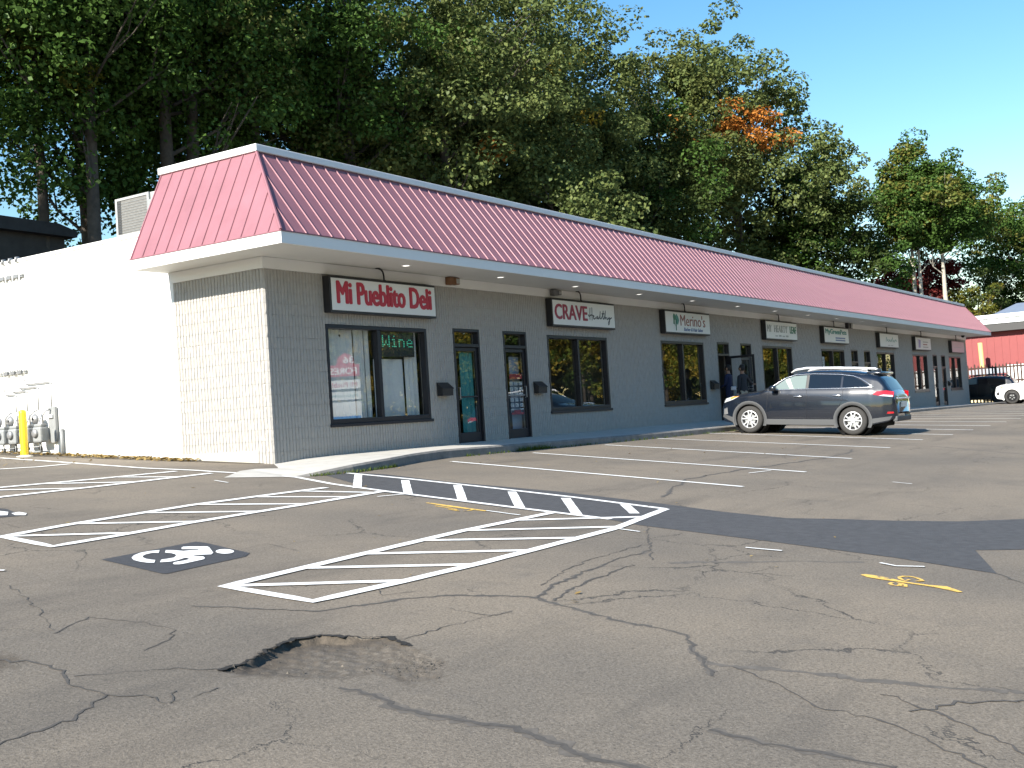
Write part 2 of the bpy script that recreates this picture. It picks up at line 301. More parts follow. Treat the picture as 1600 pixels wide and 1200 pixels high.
# ---------------------------------------------------------------- ground levels
def cslope(x): return .03+.06/(1+np.exp((np.clip(x, -25, 75)-20)/9))
def lot_z(x, y):
    x = np.asarray(x, float); y = np.clip(np.asarray(y, float), -18, 13)
    return -.0075*np.clip(x, -25, 75)+cslope(x)*np.where(y > 0, .75*y, y)
def lz(x, y): return float(lot_z(x, y))
D = json.loads('''{"stall":[[[2.351,-2.056],[2.338,-2.829],[1.889,-4.532],[2.072,-5.15],[1.747,-6.341],[1.312,-7.982]],[[5.154,-2.044],[5.371,-2.907],[5.231,-4.381],[4.613,-6.012],[4.163,-7.946]],[[8.325,-1.977],[8.677,-3.439],[8.217,-5.107],[7.422,-7.746]],[[11.368,-1.806],[11.081,-3.152],[11.276,-4.666],[10.822,-7.572]],[[14.545,-1.707],[14.268,-2.679],[14.334,-5.214],[13.957,-7.518]]],"stall_end":[[16.363,-7.635],[18.878,-7.688],[21.347,-7.755],[23.93,-7.777]],"hatch_top":[[-0.563,-2.127],[-0.727,-3.52],[-1.011,-5.105],[-1.349,-6.743],[-1.753,-8.211]],"hatch_low":[[-1.301,5.927],[-1.54,3.473],[-1.809,1.157],[-1.718,-0.478],[-1.525,-1.397],[-1.59,-2.062],[-2.012,-3.143],[-2.281,-4.31],[-2.559,-5.768],[-2.763,-6.841],[-2.981,-8.118]],"hatch_bar":[[[-0.652,-2.454],[-2.197,-3.754]],[[-0.924,-3.591],[-2.331,-4.754]],[[-1.047,-4.634],[-2.487,-5.747]],[[-1.279,-5.707],[-2.712,-6.754]],[[-1.494,-6.674],[-2.914,-7.662]],[[-1.65,-7.607],[-2.359,-8.106]]],"aisle":[[[-2.899,-7.304],[-4.76,-7.337],[-6.705,-7.491],[-8.221,-7.623],[-8.24,-8.53],[-7.341,-8.569],[-6.129,-8.584],[-3.634,-8.511],[-1.753,-8.211]],[[-2.428,-3.398],[-3.575,-3.443],[-4.928,-3.528],[-5.936,-3.697],[-6.92,-3.865],[-7.748,-4.077],[-7.831,-4.966],[-6.95,-4.86],[-6.008,-4.711],[-4.934,-4.597],[-3.745,-4.485],[-2.281,-4.31]],[[-5.689,-0.018],[-5.175,-0.065],[-3.742,-0.029],[-2.036,0.116]],[[-6.475,-1.307],[-5.831,-1.078],[-4.301,-0.914],[-1.934,-0.57]]],"aisle_bar":[[[-8.062,-7.751],[-7.403,-8.397]],[[-7.192,-7.638],[-6.466,-8.401]],[[-6.369,-7.536],[-5.594,-8.326]],[[-5.418,-7.472],[-4.638,-8.295]],[[-4.545,-7.467],[-3.713,-8.248]],[[-3.575,-7.429],[-2.946,-7.986]],[[-7.59,-4.176],[-6.895,-4.79]],[[-6.736,-3.864],[-5.94,-4.634]],[[-5.714,-3.705],[-4.92,-4.521]],[[-4.782,-3.608],[-4.008,-4.476]],[[-3.678,-3.67],[-3.106,-4.384]],[[-2.854,-3.659],[-2.547,-4.232]],[[-5.536,-0.201],[-4.427,-1.026]],[[-4.34,-0.186],[-3.327,-0.967]],[[-3.15,-0.116],[-2.637,-0.724]]],"left_line":[[[-3.454,3.297],[-3.124,3.107],[-2.475,3.022],[-1.756,3.175]]],"tick":[[[-2.708,-1.487],[-2.808,-1.883]],[[-3.215,-6.604],[-3.32,-7.133]],[[3.384,-7.264],[4.053,-7.396]],[[3.277,-9.579],[3.154,-9.889]],[[-4.026,-10.111],[-4.002,-10.457]],[[-4.131,-11.388],[-4.213,-11.546],[-4.097,-11.758]],[[-3.621,-8.527],[-3.682,-8.833]],[[-2.873,-4.678],[-2.418,-4.769]],[[-8.862,-5.67],[-8.811,-5.737]]],"band":[[-0.454,-1.992],[-0.317,-2.691],[-0.683,-4.2],[-0.834,-6.148],[-1.278,-7.986],[-1.562,-8.867],[-1.665,-9.684],[-1.411,-10.118],[-1.138,-10.758],[-0.759,-11.363],[-0.043,-11.983],[6.5,-17.6],[3.6,-18.2],[-2.474,-12.349],[-2.83,-11.924],[-4.054,-12.331],[-3.732,-11.423],[-3.472,-10.125],[-3.205,-8.594],[-3.016,-8.161],[-2.841,-6.89],[-2.404,-4.411],[-0.684,-1.533]],"sym_patch":[[-8.002,-5.88],[-6.832,-5.738],[-6.83,-5.877],[-6.998,-6.625],[-7.151,-6.731],[-8.108,-6.847],[-8.139,-6.822]],"sym":[[[-7.393,-5.897],[-7.475,-5.867],[-7.588,-5.88],[-7.713,-5.946],[-7.806,-6.031],[-7.87,-6.14],[-7.892,-6.241],[-7.889,-6.33],[-7.855,-6.383],[-7.761,-6.283],[-7.773,-6.242],[-7.768,-6.169],[-7.732,-6.084],[-7.672,-6.018],[-7.599,-5.976],[-7.528,-5.967],[-7.5,-6.013]],[[-7.36,-5.941],[-7.322,-5.99],[-7.297,-6.099],[-7.216,-6.129],[-7.185,-6.169],[-7.151,-6.137],[-7.171,-6.091],[-7.232,-6.01],[-7.198,-5.957],[-7.134,-5.911],[-7.088,-5.942],[-6.991,-6.069],[-7.013,-6.12],[-7.204,-6.382],[-7.272,-6.433],[-7.337,-6.385],[-7.407,-6.311],[-7.411,-6.389],[-7.396,-6.471],[-7.444,-6.543],[-7.492,-6.577],[-7.721,-6.611],[-7.786,-6.609],[-7.811,-6.575],[-7.776,-6.521],[-7.732,-6.495],[-7.645,-6.498],[-7.557,-6.482],[-7.522,-6.396],[-7.543,-6.394],[-7.646,-6.435],[-7.735,-6.447],[-7.813,-6.404],[-7.721,-6.31],[-7.657,-6.315],[-7.586,-6.312],[-7.499,-6.244],[-7.456,-6.173],[-7.44,-6.101],[-7.455,-6.044]],[[-7.042,-6.472],[-7.072,-6.498],[-7.103,-6.514],[-7.133,-6.521],[-7.159,-6.516],[-7.178,-6.501],[-7.189,-6.477],[-7.19,-6.446],[-7.182,-6.411],[-7.164,-6.376],[-7.14,-6.343],[-7.11,-6.317],[-7.079,-6.299],[-7.048,-6.292],[-7.022,-6.297],[-7.002,-6.312],[-6.991,-6.337],[-6.99,-6.368],[-6.999,-6.404],[-7.017,-6.44]]],"sym2_patch":[[-7.34,-1.494],[-6.505,-1.869],[-6.466,-2.205],[-6.694,-2.833],[-6.938,-2.786],[-7.704,-2.872]],"sym2":[[[-6.88,-1.972],[-6.637,-2.321],[-6.63,-2.467],[-6.795,-2.706],[-7.157,-2.427]],[[-6.674,-2.593],[-6.557,-2.558],[-6.571,-2.721],[-6.677,-2.854],[-6.745,-2.77]]],"crack_or_rim_shade":{"main":[[-8.432,-8.773],[-7.804,-8.969],[-7.468,-9.152],[-7.227,-9.558],[-7.175,-9.747],[-7.273,-9.994],[-7.417,-10.333],[-7.499,-10.621],[-7.519,-10.91],[-7.598,-11.104],[-7.879,-11.281],[-8.162,-11.479],[-8.418,-11.635]],"b":[[-8.178,-11.505],[-8.148,-11.667],[-8.055,-11.915],[-8.003,-12.171],[-7.979,-12.426],[-7.918,-12.664],[-7.748,-13.112]],"c":[[-8.158,-11.652],[-8.367,-11.991],[-8.648,-12.291],[-8.668,-12.535],[-8.722,-12.717],[-8.899,-12.945],[-9.093,-13.17]],"d":[[-8.229,-12.494],[-8.342,-12.761],[-8.466,-12.909],[-8.638,-13.114],[-8.822,-13.305]],"e":[[-9.77,-10.13],[-9.754,-10.354],[-9.835,-10.565],[-9.87,-10.751],[-9.862,-10.937],[-9.801,-11.224],[-9.856,-11.433],[-9.937,-11.646],[-9.95,-11.811],[-9.968,-12.001]],"f":[[-9.288,-11.998],[-9.343,-12.268],[-9.311,-12.507],[-9.314,-12.854]],"g":[[-10.469,-8.206],[-10.393,-8.359],[-10.371,-8.531],[-10.402,-8.716],[-10.552,-8.978],[-10.551,-9.259],[-10.718,-9.381],[-10.907,-9.467],[-11.123,-9.488],[-11.267,-9.514],[-11.373,-9.584]],"h":[[-10.428,-8.834],[-10.202,-8.993],[-9.987,-9.155],[-9.863,-9.349]],"i":[[-9.886,-7.901],[-9.474,-7.693],[-9.352,-8.085],[-9.365,-8.376],[-9.582,-8.601],[-9.847,-8.691]],"j":[[-9.134,-6.297],[-9.387,-6.943],[-9.833,-7.827]],"k":[[-8.831,-7.949],[-8.432,-8.773]],"l":[[-3.071,-8.605],[-3.996,-9.075],[-5.145,-9.682]],"m":[[-4.668,-9.437],[-5.342,-9.418],[-6.033,-9.49],[-6.819,-9.619],[-7.155,-9.735]],"n":[[-5.461,-9.642],[-5.99,-9.694],[-6.708,-9.769],[-7.179,-9.896]],"o":[[-4.236,-9.24],[-5.358,-9.228],[-6.108,-9.338],[-6.742,-9.509]],"p":[[-0.593,-7.608],[0.211,-7.371],[1.889,-6.867],[3.203,-6.83],[4.293,-6.899],[5.555,-7.082],[7.467,-7.254],[8.665,-7.265],[10.017,-6.997]],"q":[[12.301,-6.68],[11.752,-8.398],[10.205,-10.442]],"r":[[-5.209,-9.873],[-4.474,-10.644],[-4.118,-11.24]],"s":[[-10.551,-9.259],[-10.441,-9.49],[-10.477,-9.628]],"t":[[-10.299,-9.492],[-10.477,-9.628],[-10.329,-9.646],[-10.136,-9.62]],"u":[[-3.999,-12.306],[-4.237,-12.47],[-4.387,-12.59]],"v":[[-7.83,-9.416],[-7.876,-9.772],[-7.706,-9.868]],"w":[[-8.772,-9.715],[-8.428,-9.751],[-8.024,-9.769],[-7.654,-9.834]],"x":[[-6.988,-6.367],[-6.51,-6.371],[-6.659,-6.919]],"y":[[-7.374,-8.21],[-7.747,-8.774],[-7.512,-8.889]],"z":[[-8.454,-12.695],[-8.166,-12.877],[-7.913,-13.138]]},"hole_edge":[[-9.892,-9.355],[-9.754,-9.384],[-9.613,-9.34],[-9.357,-9.236],[-9.15,-9.194],[-8.96,-9.256],[-8.859,-9.481],[-8.735,-9.624],[-8.853,-9.878],[-9.041,-10.255],[-9.341,-10.455],[-9.49,-10.376],[-9.411,-10.092],[-9.611,-10.035],[-9.772,-9.767],[-9.884,-9.545]],"hole_left":[[-10.357,-7.937],[-10.298,-8.096],[-10.339,-8.338],[-10.442,-8.432],[-10.564,-8.263]],"yellow":[[[-4.771,-11.419],[-4.809,-11.51],[-4.84,-11.61],[-4.911,-11.79],[-4.952,-11.975],[-4.953,-12.09],[-5.081,-12.251]],[[-4.764,-11.899],[-4.819,-11.862],[-4.772,-11.899],[-4.718,-11.874],[-4.649,-11.816],[-4.629,-11.769],[-4.649,-11.719],[-4.713,-11.699],[-4.793,-11.731],[-4.85,-11.781],[-4.773,-11.798]],[[-4.972,-11.8],[-4.974,-11.759],[-5.025,-11.795],[-5.095,-11.79],[-5.11,-11.759],[-5.047,-11.713],[-4.991,-11.719]],[[-5.082,-11.798],[-5.111,-11.852],[-5.015,-11.825],[-4.983,-11.773]],[[-2.985,-5.557],[-3.09,-5.957],[-3.215,-6.604]],[[-3.185,-5.835],[-3.244,-6.069],[-3.324,-6.267]],[[-3.344,-6.142],[-3.408,-6.355],[-3.356,-6.226]],[[-3.38,-6.391],[-3.281,-6.421],[-3.148,-6.393]]],"leafstick":[[-10.53,-9.7],[-10.52,-9.749],[-10.48,-9.77]]}''')
HOLE = np.array(D['hole_edge']); HL = np.array(D['hole_left'])
def inpoly(P, poly):
    x, y = P[:, 0], P[:, 1]; ins = np.zeros(len(P), bool); n = len(poly)
    for i in range(n):
        x1, y1 = poly[i]; x2, y2 = poly[(i+1) % n]
        c = ((y1 > y) != (y2 > y)) & (x < (x2-x1)*(y-y1)/(y2-y1+1e-12)+x1); ins ^= c
    return ins
def edge_dist(P, pl):
    d = np.full(len(P), 9.)
    for i in range(len(pl)-1):
        a, b = pl[i], pl[i+1]; ab = b-a; t = np.clip(((P-a)@ab)/(ab@ab+1e-12), 0, 1); d = np.minimum(d, np.linalg.norm(P-(a+t[:, None]*ab), axis=1))
    return d
def vnoise(P, s, seed=0):
    r = np.random.default_rng(seed); v = np.zeros(len(P))
    for k in range(6):
        th = r.uniform(0, 6.28); f = s*r.uniform(.6, 1.8); v += np.sin(P[:, 0]*f*math.cos(th)+P[:, 1]*f*math.sin(th)+r.uniform(0, 6.28))
    return v/6

def grid(xs, ys, hf):
    X, Y = np.meshgrid(xs, ys, indexing='ij'); P = np.stack([X.ravel(), Y.ravel()], 1); Z = hf(P)
    V = np.column_stack([P, Z]); nx, ny = len(xs), len(ys)
    i = np.arange(nx*ny).reshape(nx, ny)
    Q = np.stack([i[:-1, :-1].ravel(), i[1:, :-1].ravel(), i[1:, 1:].ravel(), i[:-1, 1:].ravel()], 1)
    return V, Q
def lot_h(P):
    z = lot_z(P[:, 0], P[:, 1])
    near = (np.abs(P[:, 0]+9.3) < 1.6) & (np.abs(P[:, 1]+9.8) < 1.4)
    if near.any():
        Q = P[near]+np.column_stack([vnoise(P[near], 11, 3)+.3*vnoise(P[near], 29, 13), vnoise(P[near], 11, 4)+.3*vnoise(P[near], 29, 14)])*.04
        for poly, dep, ne in ((HOLE, .042, 8),):
            ins = inpoly(Q, poly); d = edge_dist(Q, poly[:ne])
            dd = edge_dist(Q, np.vstack([poly[ne-1:], poly[:1]]))
            prof = np.clip(d/.03, 0, 1)*np.clip(dd/.3, 0, 1)*np.exp(-d/.6)
            zz = z[near]; zz = zz-np.where(ins, dep*prof+(.004+.006*vnoise(Q, 45, 9))*np.clip(dd/.05, 0, 1), 0); z[near] = zz
    return z+.004*vnoise(P, 1.3, 21)*np.clip((np.hypot(P[:, 0]+4, P[:, 1]+8) < 60), 0, 1)*0
xs = np.unique(np.round(np.concatenate([np.arange(-60, -12, 4), np.arange(-12, -10.2, .25), np.arange(-10.2, -8.4, .013), np.arange(-8.4, 30, .4), np.arange(30, 78, 2)]), 3))
ys = np.unique(np.round(np.concatenate([np.arange(-46, -14, 4), np.arange(-14, -10.7, .3), np.arange(-10.7, -8.95, .013), np.arange(-8.95, 13.1, .35), [0, 13]]), 3))
V, Q = grid(xs, ys, lot_h)
LOT = structure(obj('parking_lot', np_mesh('parking_lot', V, Q, [M_ASPH])))
P2 = V[:, :2]; wear = np.zeros(len(V)); nr = (np.abs(P2[:, 0]+9.6) < 3.2) & (np.abs(P2[:, 1]+9.8) < 2.4); Qn = P2[nr]
ins = inpoly(Qn, HOLE); de = edge_dist(Qn, np.vstack([HOLE, HOLE[:1]])); wv_ = np.where(ins, .45+.55*np.exp(-edge_dist(Qn, HOLE[:8])/.18), .5*np.exp(-de/.10))
il = inpoly(Qn, HL); dl = edge_dist(Qn, np.vstack([HL, HL[:1]])); wv_ = np.maximum(wv_, np.where(il, .8, .55*np.exp(-dl/.07))); wear[nr] = wv_
LOT.data.attributes.new('dirt', 'FLOAT', 'POINT').data.foreach_set('value', wear.astype(np.float32))
LOT['label'] = 'worn grey asphalt parking lot with cracks and patches'
# terrain with the wooded bank behind the shops
def sstep(a, b, x): t = np.clip((x-a)/(b-a), 0, 1); return t*t*(3-2*t)
def ter_h(P):
    z = lot_z(P[:, 0], P[:, 1])-.08
    return z+5.6*sstep(13.2, 20, P[:, 1])*(1-.55*sstep(58, 85, P[:, 0]))+.25*vnoise(P, .35, 5)*sstep(14, 18, P[:, 1])
def tz(x, y): return float(ter_h(np.array([[x, y]], float))[0])
xs2 = np.concatenate([np.arange(-900, -60, 120), np.arange(-60, 160, 3), np.arange(160, 1300, 120)])
ys2 = np.concatenate([np.arange(-900, -60, 120), np.arange(-60, 10, 5), np.arange(10, 40, 1.0), np.arange(40, 1000, 120)])
V, Q = grid(xs2, ys2, ter_h)
structure(obj('terrain', np_mesh('terrain', V, Q, [M_SOIL], smooth=True)))

# ---------------------------------------------------------------- painted markings, patches, cracks: sheets lying on the lot
def resample(pts, step):
    pts = [np.array(p, float) for p in pts]; o = [pts[0]]
    for a, b in zip(pts[:-1], pts[1:]):
        n = max(1, int(math.ceil(np.linalg.norm(b-a)/step)))
        o += [a+(b-a)*k/n for k in range(1, n+1)]
    return np.array(o)
def stroke(mb, pts, w, off, m, step=.25, jit=0, seed=0):
    p = resample(pts, step); r = np.random.default_rng(seed); n = len(p)
    t = np.gradient(p, axis=0); t /= np.linalg.norm(t, axis=1)[:, None]+1e-9; nn = np.stack([-t[:, 1], t[:, 0]], 1)
    ww = (np.full(n, w) if np.isscalar(w) else np.interp(np.linspace(0, 1, n), np.linspace(0, 1, len(w)), w))/2
    wl, wr = ww*(1+jit*r.uniform(-1, 1, n)), ww*(1+jit*r.uniform(-1, 1, n))
    a, b = p+nn*wl[:, None], p-nn*wr[:, None]
    V = [(x, y, lz(x, y)+off) for x, y in a]+[(x, y, lz(x, y)+off) for x, y in b]
    mb.add(V, [(i+n, i+1+n, i+1, i) for i in range(n-1)], m)
def sheet(mb, pts, off, m, step=.5):
    bm = bmesh.new()
    vs = [bm.verts.new((x, y, 0)) for x, y in resample(list(pts)+[pts[0]], step)[:-1]]
    es = [bm.edges.new((vs[i], vs[(i+1) % len(vs)])) for i in range(len(vs))]
    bmesh.ops.triangle_fill(bm, use_beauty=True, use_dissolve=False, edges=es, normal=(0, 0, 1))
    for _ in range(3):
        e = [e for e in bm.edges if e.calc_length() > step*1.6]
        if not e: break
        bmesh.ops.subdivide_edges(bm, edges=e, cuts=1); bmesh.ops.triangulate(bm, faces=bm.faces[:])
    bm.verts.index_update()
    for f in bm.faces:
        if f.normal.z < 0: f.normal_flip()
    mb.add([(v.co.x, v.co.y, lz(v.co.x, v.co.y)+off) for v in bm.verts], [[v.index for v in f.verts] for f in bm.faces], m); bm.free()

b = MB(); sheet(b, D['band'], .004, M_PATCH); b.build('asphalt_patch', LOT)
b = MB(); sheet(b, D['sym_patch'], .004, M_SYMPATCH); sp = b.build('symbol_background', LOT)
b = MB()
for p in D['sym']: sheet(b, p, .009, M_WFRESH, .3)
b.build('accessible_symbol', sp)
b = MB(); sheet(b, D['sym2_patch'], .004, M_SYMPATCH); sp = b.build('symbol_background', LOT)
b = MB()
for p in D['sym2']: sheet(b, p, .009, M_WFRESH, .3)
b.build('accessible_symbol', sp)
def line(name, pts, w, m, off=.009, jit=.05, seed=0):
    b = MB(); stroke(b, pts, w, off, m, .25, jit, seed); return b.build(name, LOT)
for k, s in enumerate(D['stall']): line('stall_line', [s[0], s[-1]], .10, M_WLINE, seed=k)
ends = D['stall_end']
xx = [e[0] for e in ends]
while xx[-1] < 50: xx.append(xx[-1]+2.6)
for k, x in enumerate(xx): line('stall_line', [(x+.25, -1.95), (x, -7.7)], .10, M_WLINE, seed=40+k)
line('bay_line', D['hatch_top'], .10, M_WFRESH); line('bay_line', D['hatch_low'], .10, M_WFRESH)
for k, s in enumerate(D['hatch_bar']): line('hatch_stripe', s, .12, M_WFRESH, .008, seed=k)
for k, s in enumerate(D['aisle']): line('aisle_line', s, .11, M_WFRESH, .0095, seed=k)
AP = [np.array(D['aisle'][0]), np.array(D['aisle'][1]), np.array(D['aisle'][2]+D['aisle'][3][::-1])]
def grow(s):
    a, c = np.array(s[0], float), np.array(s[-1], float); m = (a+c)/2; d = (c-a)/np.linalg.norm(c-a); pl = next((p for p in AP if inpoly(m[None], p)[0]), None)
    if pl is None: return s
    res = []
    for sg in (-1, 1):
        t = 0
        while t < 3 and inpoly((m+d*sg*t)[None], pl)[0]: t += .02
        res.append((m+d*sg*t).tolist())
    return res
for k, s in enumerate([grow(q) for q in D['aisle_bar']]): line('hatch_stripe', s, .10, M_WFRESH, .0085, seed=k)
for s in D['left_line']: line('stall_line', s, .10, M_WFRESH)
for k, s in enumerate(D['tick']): line('layout_tick', s, .035, M_WLINE, .012, .3, k)
ws = [[.05, .13, .11, .05, .05, .10, .04]]+[.032]*3+[[.04, .1, .05]]+[.03]*3
for k, s in enumerate(D['yellow']): line('utility_paint_mark', s, ws[k], M_YLINE, .006, .15, k)
CW = dict(main=.035, b=.05, c=.03, d=.03, e=[.03, .06, .07, .05], f=.045, g=.028, h=.02, i=.014, j=.014, k=.05, l=.03, m=.03, n=.022, o=.02, p=.05, q=.05, r=.05, s=.016, t=.014, u=.03, v=.014, w=.014, x=.012, y=.014, z=.04)
for k, (nm, pts) in enumerate(D['crack_or_rim_shade'].items()):
    p = resample(pts, .07 if nm not in 'pqr' else .3); rr = np.random.default_rng(k)
    p[1:-1] += rr.normal(0, .014, (len(p)-2, 2))*(1 if nm not in 'pqr' else 2)
    wv = CW[nm]; wv = [.6*q for q in wv] if isinstance(wv, list) else wv*.6; b = MB()
    wl = wv if isinstance(wv, list) else list(wv*rr.uniform(.35, 1.3, max(4, len(p)//2)))
    if nm in 'mainbefpqr':
        h = MB(); stroke(h, p, [q*2.6 for q in wl], .0012, M_HALO, .05, .6, k+50); h.build('crack_dust', LOT)
    if nm in 'bqr': continue
    stroke(b, p, wl, .0025+.00007*k, M_CRACK if nm in 'mainegcdf' else M_CRACK2, .05, .5, k); b.build('crack_or_rim_shade', LOT)
# flat dark strip painting the shadow under the pothole's broken rim
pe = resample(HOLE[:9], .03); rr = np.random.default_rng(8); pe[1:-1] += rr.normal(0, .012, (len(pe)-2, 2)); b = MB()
stroke(b, pe, list(rr.uniform(.008, .05, 22)), .0035, mat('rim_gap_shade', (.014, .013, .012), 1), .03, .5, 9); b.build('crack_or_rim_shade', LOT)
# broken rubble inside the pothole
b = MB(); r = random.Random(3)
M_RUB = mat('rubble', (.065, .058, .05), .95, noise=(20, .4)); M_RUB2 = mat('rubble_pale', (.17, .145, .115), .95)
n = 0
while n < 380:
    x, y = (r.uniform(-9.95, -8.7), r.uniform(-10.5, -9.15)) if r.random() < .5 else (r.gauss(-9.2, .12), r.gauss(-10.2, .12))
    if not inpoly(np.array([[x, y]]), HOLE)[0]: continue
    s = r.choice([.004, .005, .006, .008, .010, .016]); z = float(lot_h(np.array([[x, y]]))[0])
    vv = [(x+r.uniform(-s, s), y+r.uniform(-s, s), z-.003) for _ in range(3)]; vv = [(x+s*math.cos(a)*r.uniform(.6, 1.2), y+s*math.sin(a)*r.uniform(.6, 1.2), z-.004) for a in (0, 1.6, 3.1, 4.7)]
    b.add(vv+[(x+r.uniform(-.3, .3)*s, y, z+s*r.uniform(.5, 1.1))], [(0, 1, 4), (1, 2, 4), (2, 3, 4), (3, 0, 4)], M_RUB if r.random() < .95 else M_RUB2); n += 1
o = b.build('rubble'); tag(o, 'loose broken asphalt lying in the pothole', 'rubble', kind='stuff')

# ---------------------------------------------------------------- sidewalk
KERB = [(-1.55, -1.93, .0), (-1.08, -2.05, .06), (-.4, -2.1, .12), (.75, -1.95, .155), (1.8, -1.66, .16), (2.9, -1.46, .16), (6, -1.47, .145), (10, -1.65, .14), (14, -1.76, .145), (20, -1.8, .14), (30, -1.83, .13), (44, -1.85, .11), (58.5, -1.85, .09)]
def prof(x): return float(np.interp(x, [-3, 0, 1, 15, 20, 57.5], [-.02, .0, .055, .055, .015, -.39]))
b = MB(); bk = MB()
px = sorted(set([k[0] for k in KERB]+list(np.arange(0, 58.5, 1.5))+[58.5]))
rows = []
for x in px:
    ky = float(np.interp(x, [k[0] for k in KERB], [k[1] for k in KERB])); kh = float(np.interp(x, [k[0] for k in KERB], [k[2] for k in KERB]))
    zi = prof(x) if x >= 0 else lz(x, -.6)+.012
    yi = .0 if x >= 0 else float(np.interp(x, [-1.85, 0], [-.95, -.0]))
    rows.append((x, yi, zi, ky, lz(x, ky)+kh+.006))
jn = 0
nx = len(rows)
vt = [(x, yi, zi) for x, yi, zi, ky, kz in rows]+[(x, ky, kz) for x, yi, zi, ky, kz in rows]
b.add(vt, [(nx+i, nx+i+1, i+1, i) for i in range(nx-1)], M_CONC)
b.add([(-2.3, -1.25, lz(-2.3, -1.25)+.007), (rows[0][0], rows[0][3], rows[0][4]), (rows[0][0], rows[0][1], rows[0][2])], [(0, 1, 2)], M_CONC)
SW = structure(b.build('sidewalk')); SW['label'] = 'narrow pale concrete sidewalk along the shop fronts'
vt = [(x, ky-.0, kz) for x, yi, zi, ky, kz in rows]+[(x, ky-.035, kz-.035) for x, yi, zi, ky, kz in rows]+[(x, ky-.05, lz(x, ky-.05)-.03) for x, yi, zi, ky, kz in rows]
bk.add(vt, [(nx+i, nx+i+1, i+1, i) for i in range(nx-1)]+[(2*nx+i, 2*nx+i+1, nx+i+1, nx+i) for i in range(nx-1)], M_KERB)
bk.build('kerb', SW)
# expansion joints
for x in np.arange(1.5, 40, 1.52):
    ky = float(np.interp(x, [k[0] for k in KERB], [k[1] for k in KERB])); i = min(range(nx), key=lambda q: abs(rows[q][0]-x))
    f = lambda y, X: prof(X)+(float(np.interp(X, [q[0] for q in rows], [q[4] for q in rows]))-prof(X))*(y/ky)
    b = MB(); b.add([(x-.006, -.04, f(-.04, x-.006)+.003), (x+.006, -.04, f(-.04, x+.006)+.003), (x+.006, ky+.01, f(ky+.01, x+.006)+.003), (x-.006, ky+.01, f(ky+.01, x-.006)+.003)], [(3, 2, 1, 0)], M_KERB); b.build('joint', SW)
# ================================================================ the strip mall
L = 57.5; H1 = 3.4; OS, OF = .85, 1.30; ZF, ZS = 3.78, 3.6; ZT = 5.55; DW = 2.3; ZW = 4.45; BY = 13.0
MALL = thing('strip_mall', 'long single storey grey block shopping plaza with maroon metal mansard roof', 'building', (0, 0, 0))
WX = [1.5, 9.35, 15.67, 23.76, 30.22, 38.1, 44.6, 52.7]; WW = 3.06; WZ0, WZ1 = .62, 2.48
DX = [5.48, 7.42, 19.78, 21.75, 34.2, 36.1, 48.85, 50.8]; DWD = 1.0; DZ = 2.52
def drop(x): return -.012*max(0, (x-28))*.32      # heads step down slightly towards the far end
WIN = [(x, x+WW, WZ0+drop(x), WZ1+drop(x)) for x in WX]
DOOR = [(x, x+DWD, prof(x+.5)-.03, DZ+drop(x)) for x in DX]
OPEN = WIN+DOOR
# backing wall with openings
b = MB(); cuts = sorted({0, L} | {o[0] for o in OPEN} | {o[1] for o in OPEN})
for a, c in zip(cuts[:-1], cuts[1:]):
    o = [q for q in OPEN if q[0] <= a+1e-6 and q[1] >= c-1e-6]
    if o:
        o = o[0]; b.box(a, .012, o[3], c, .2, H1+.6, M_MORTAR)
        if o[2] > .3: b.box(a, .012, -.6, c, .2, o[2], M_MORTAR)
    else: b.box(a, .012, -.6, c, .2, H1+.6, M_MORTAR)
b.box(.012, .2, -.1, .2, DW, H1+.6, M_MORTAR)                        # left return wall
b.box(L-.2, .2, -.7, L, BY, 4.3, M_MORTAR); b.box(.2, BY-.2, -.3, L-.2, BY, 4.3, M_MORTAR)
b.build('wall', MALL)
# rooms behind the glass
b = MB()
b.box(.25, 5.5, -.5, L-.25, 5.6, 3.0, M_INT); b.box(.25, .22, 2.95, L-.25, 5.5, 3.0, M_INT)
for x in (7.0, 13.2, 21.3, 28.6, 35.7, 43.2, 50.35): b.box(x-.05, .22, -.5, x+.05, 5.5, 2.95, M_INT)
b.box(.25, .22, -.5, .3, 5.5, 2.95, M_INT)
b.add([(.3, .2, prof(0)-.02), (28, .2, -.06), (28, 5.5, -.06), (.3, 5.5, .0)], [(0, 1, 2, 3)], M_INTF)
b.add([(28, .2, -.065), (L-.2, .2, -.42), (L-.2, 5.5, -.42), (28, 5.5, -.065)], [(0, 1, 2, 3)], M_INTF)
b.build('interior', MALL)
# white rendered side wall and flat roof
b = MB(); b.box(-.004, DW, -.3, .2, BY, ZW-.06, M_WHITE); b.build('side_wall', MALL)
b = MB(); b.bbox(-.03, DW+.12, ZW-.06, .26, BY, ZW+.015, M_WHITE, .012); b.build('wall_coping', MALL)
b = MB(); b.box(.2, .2, 4.15, L-.2, BY-.2, 4.2, M_ROOFTOP); b.build('flat_roof', MALL)

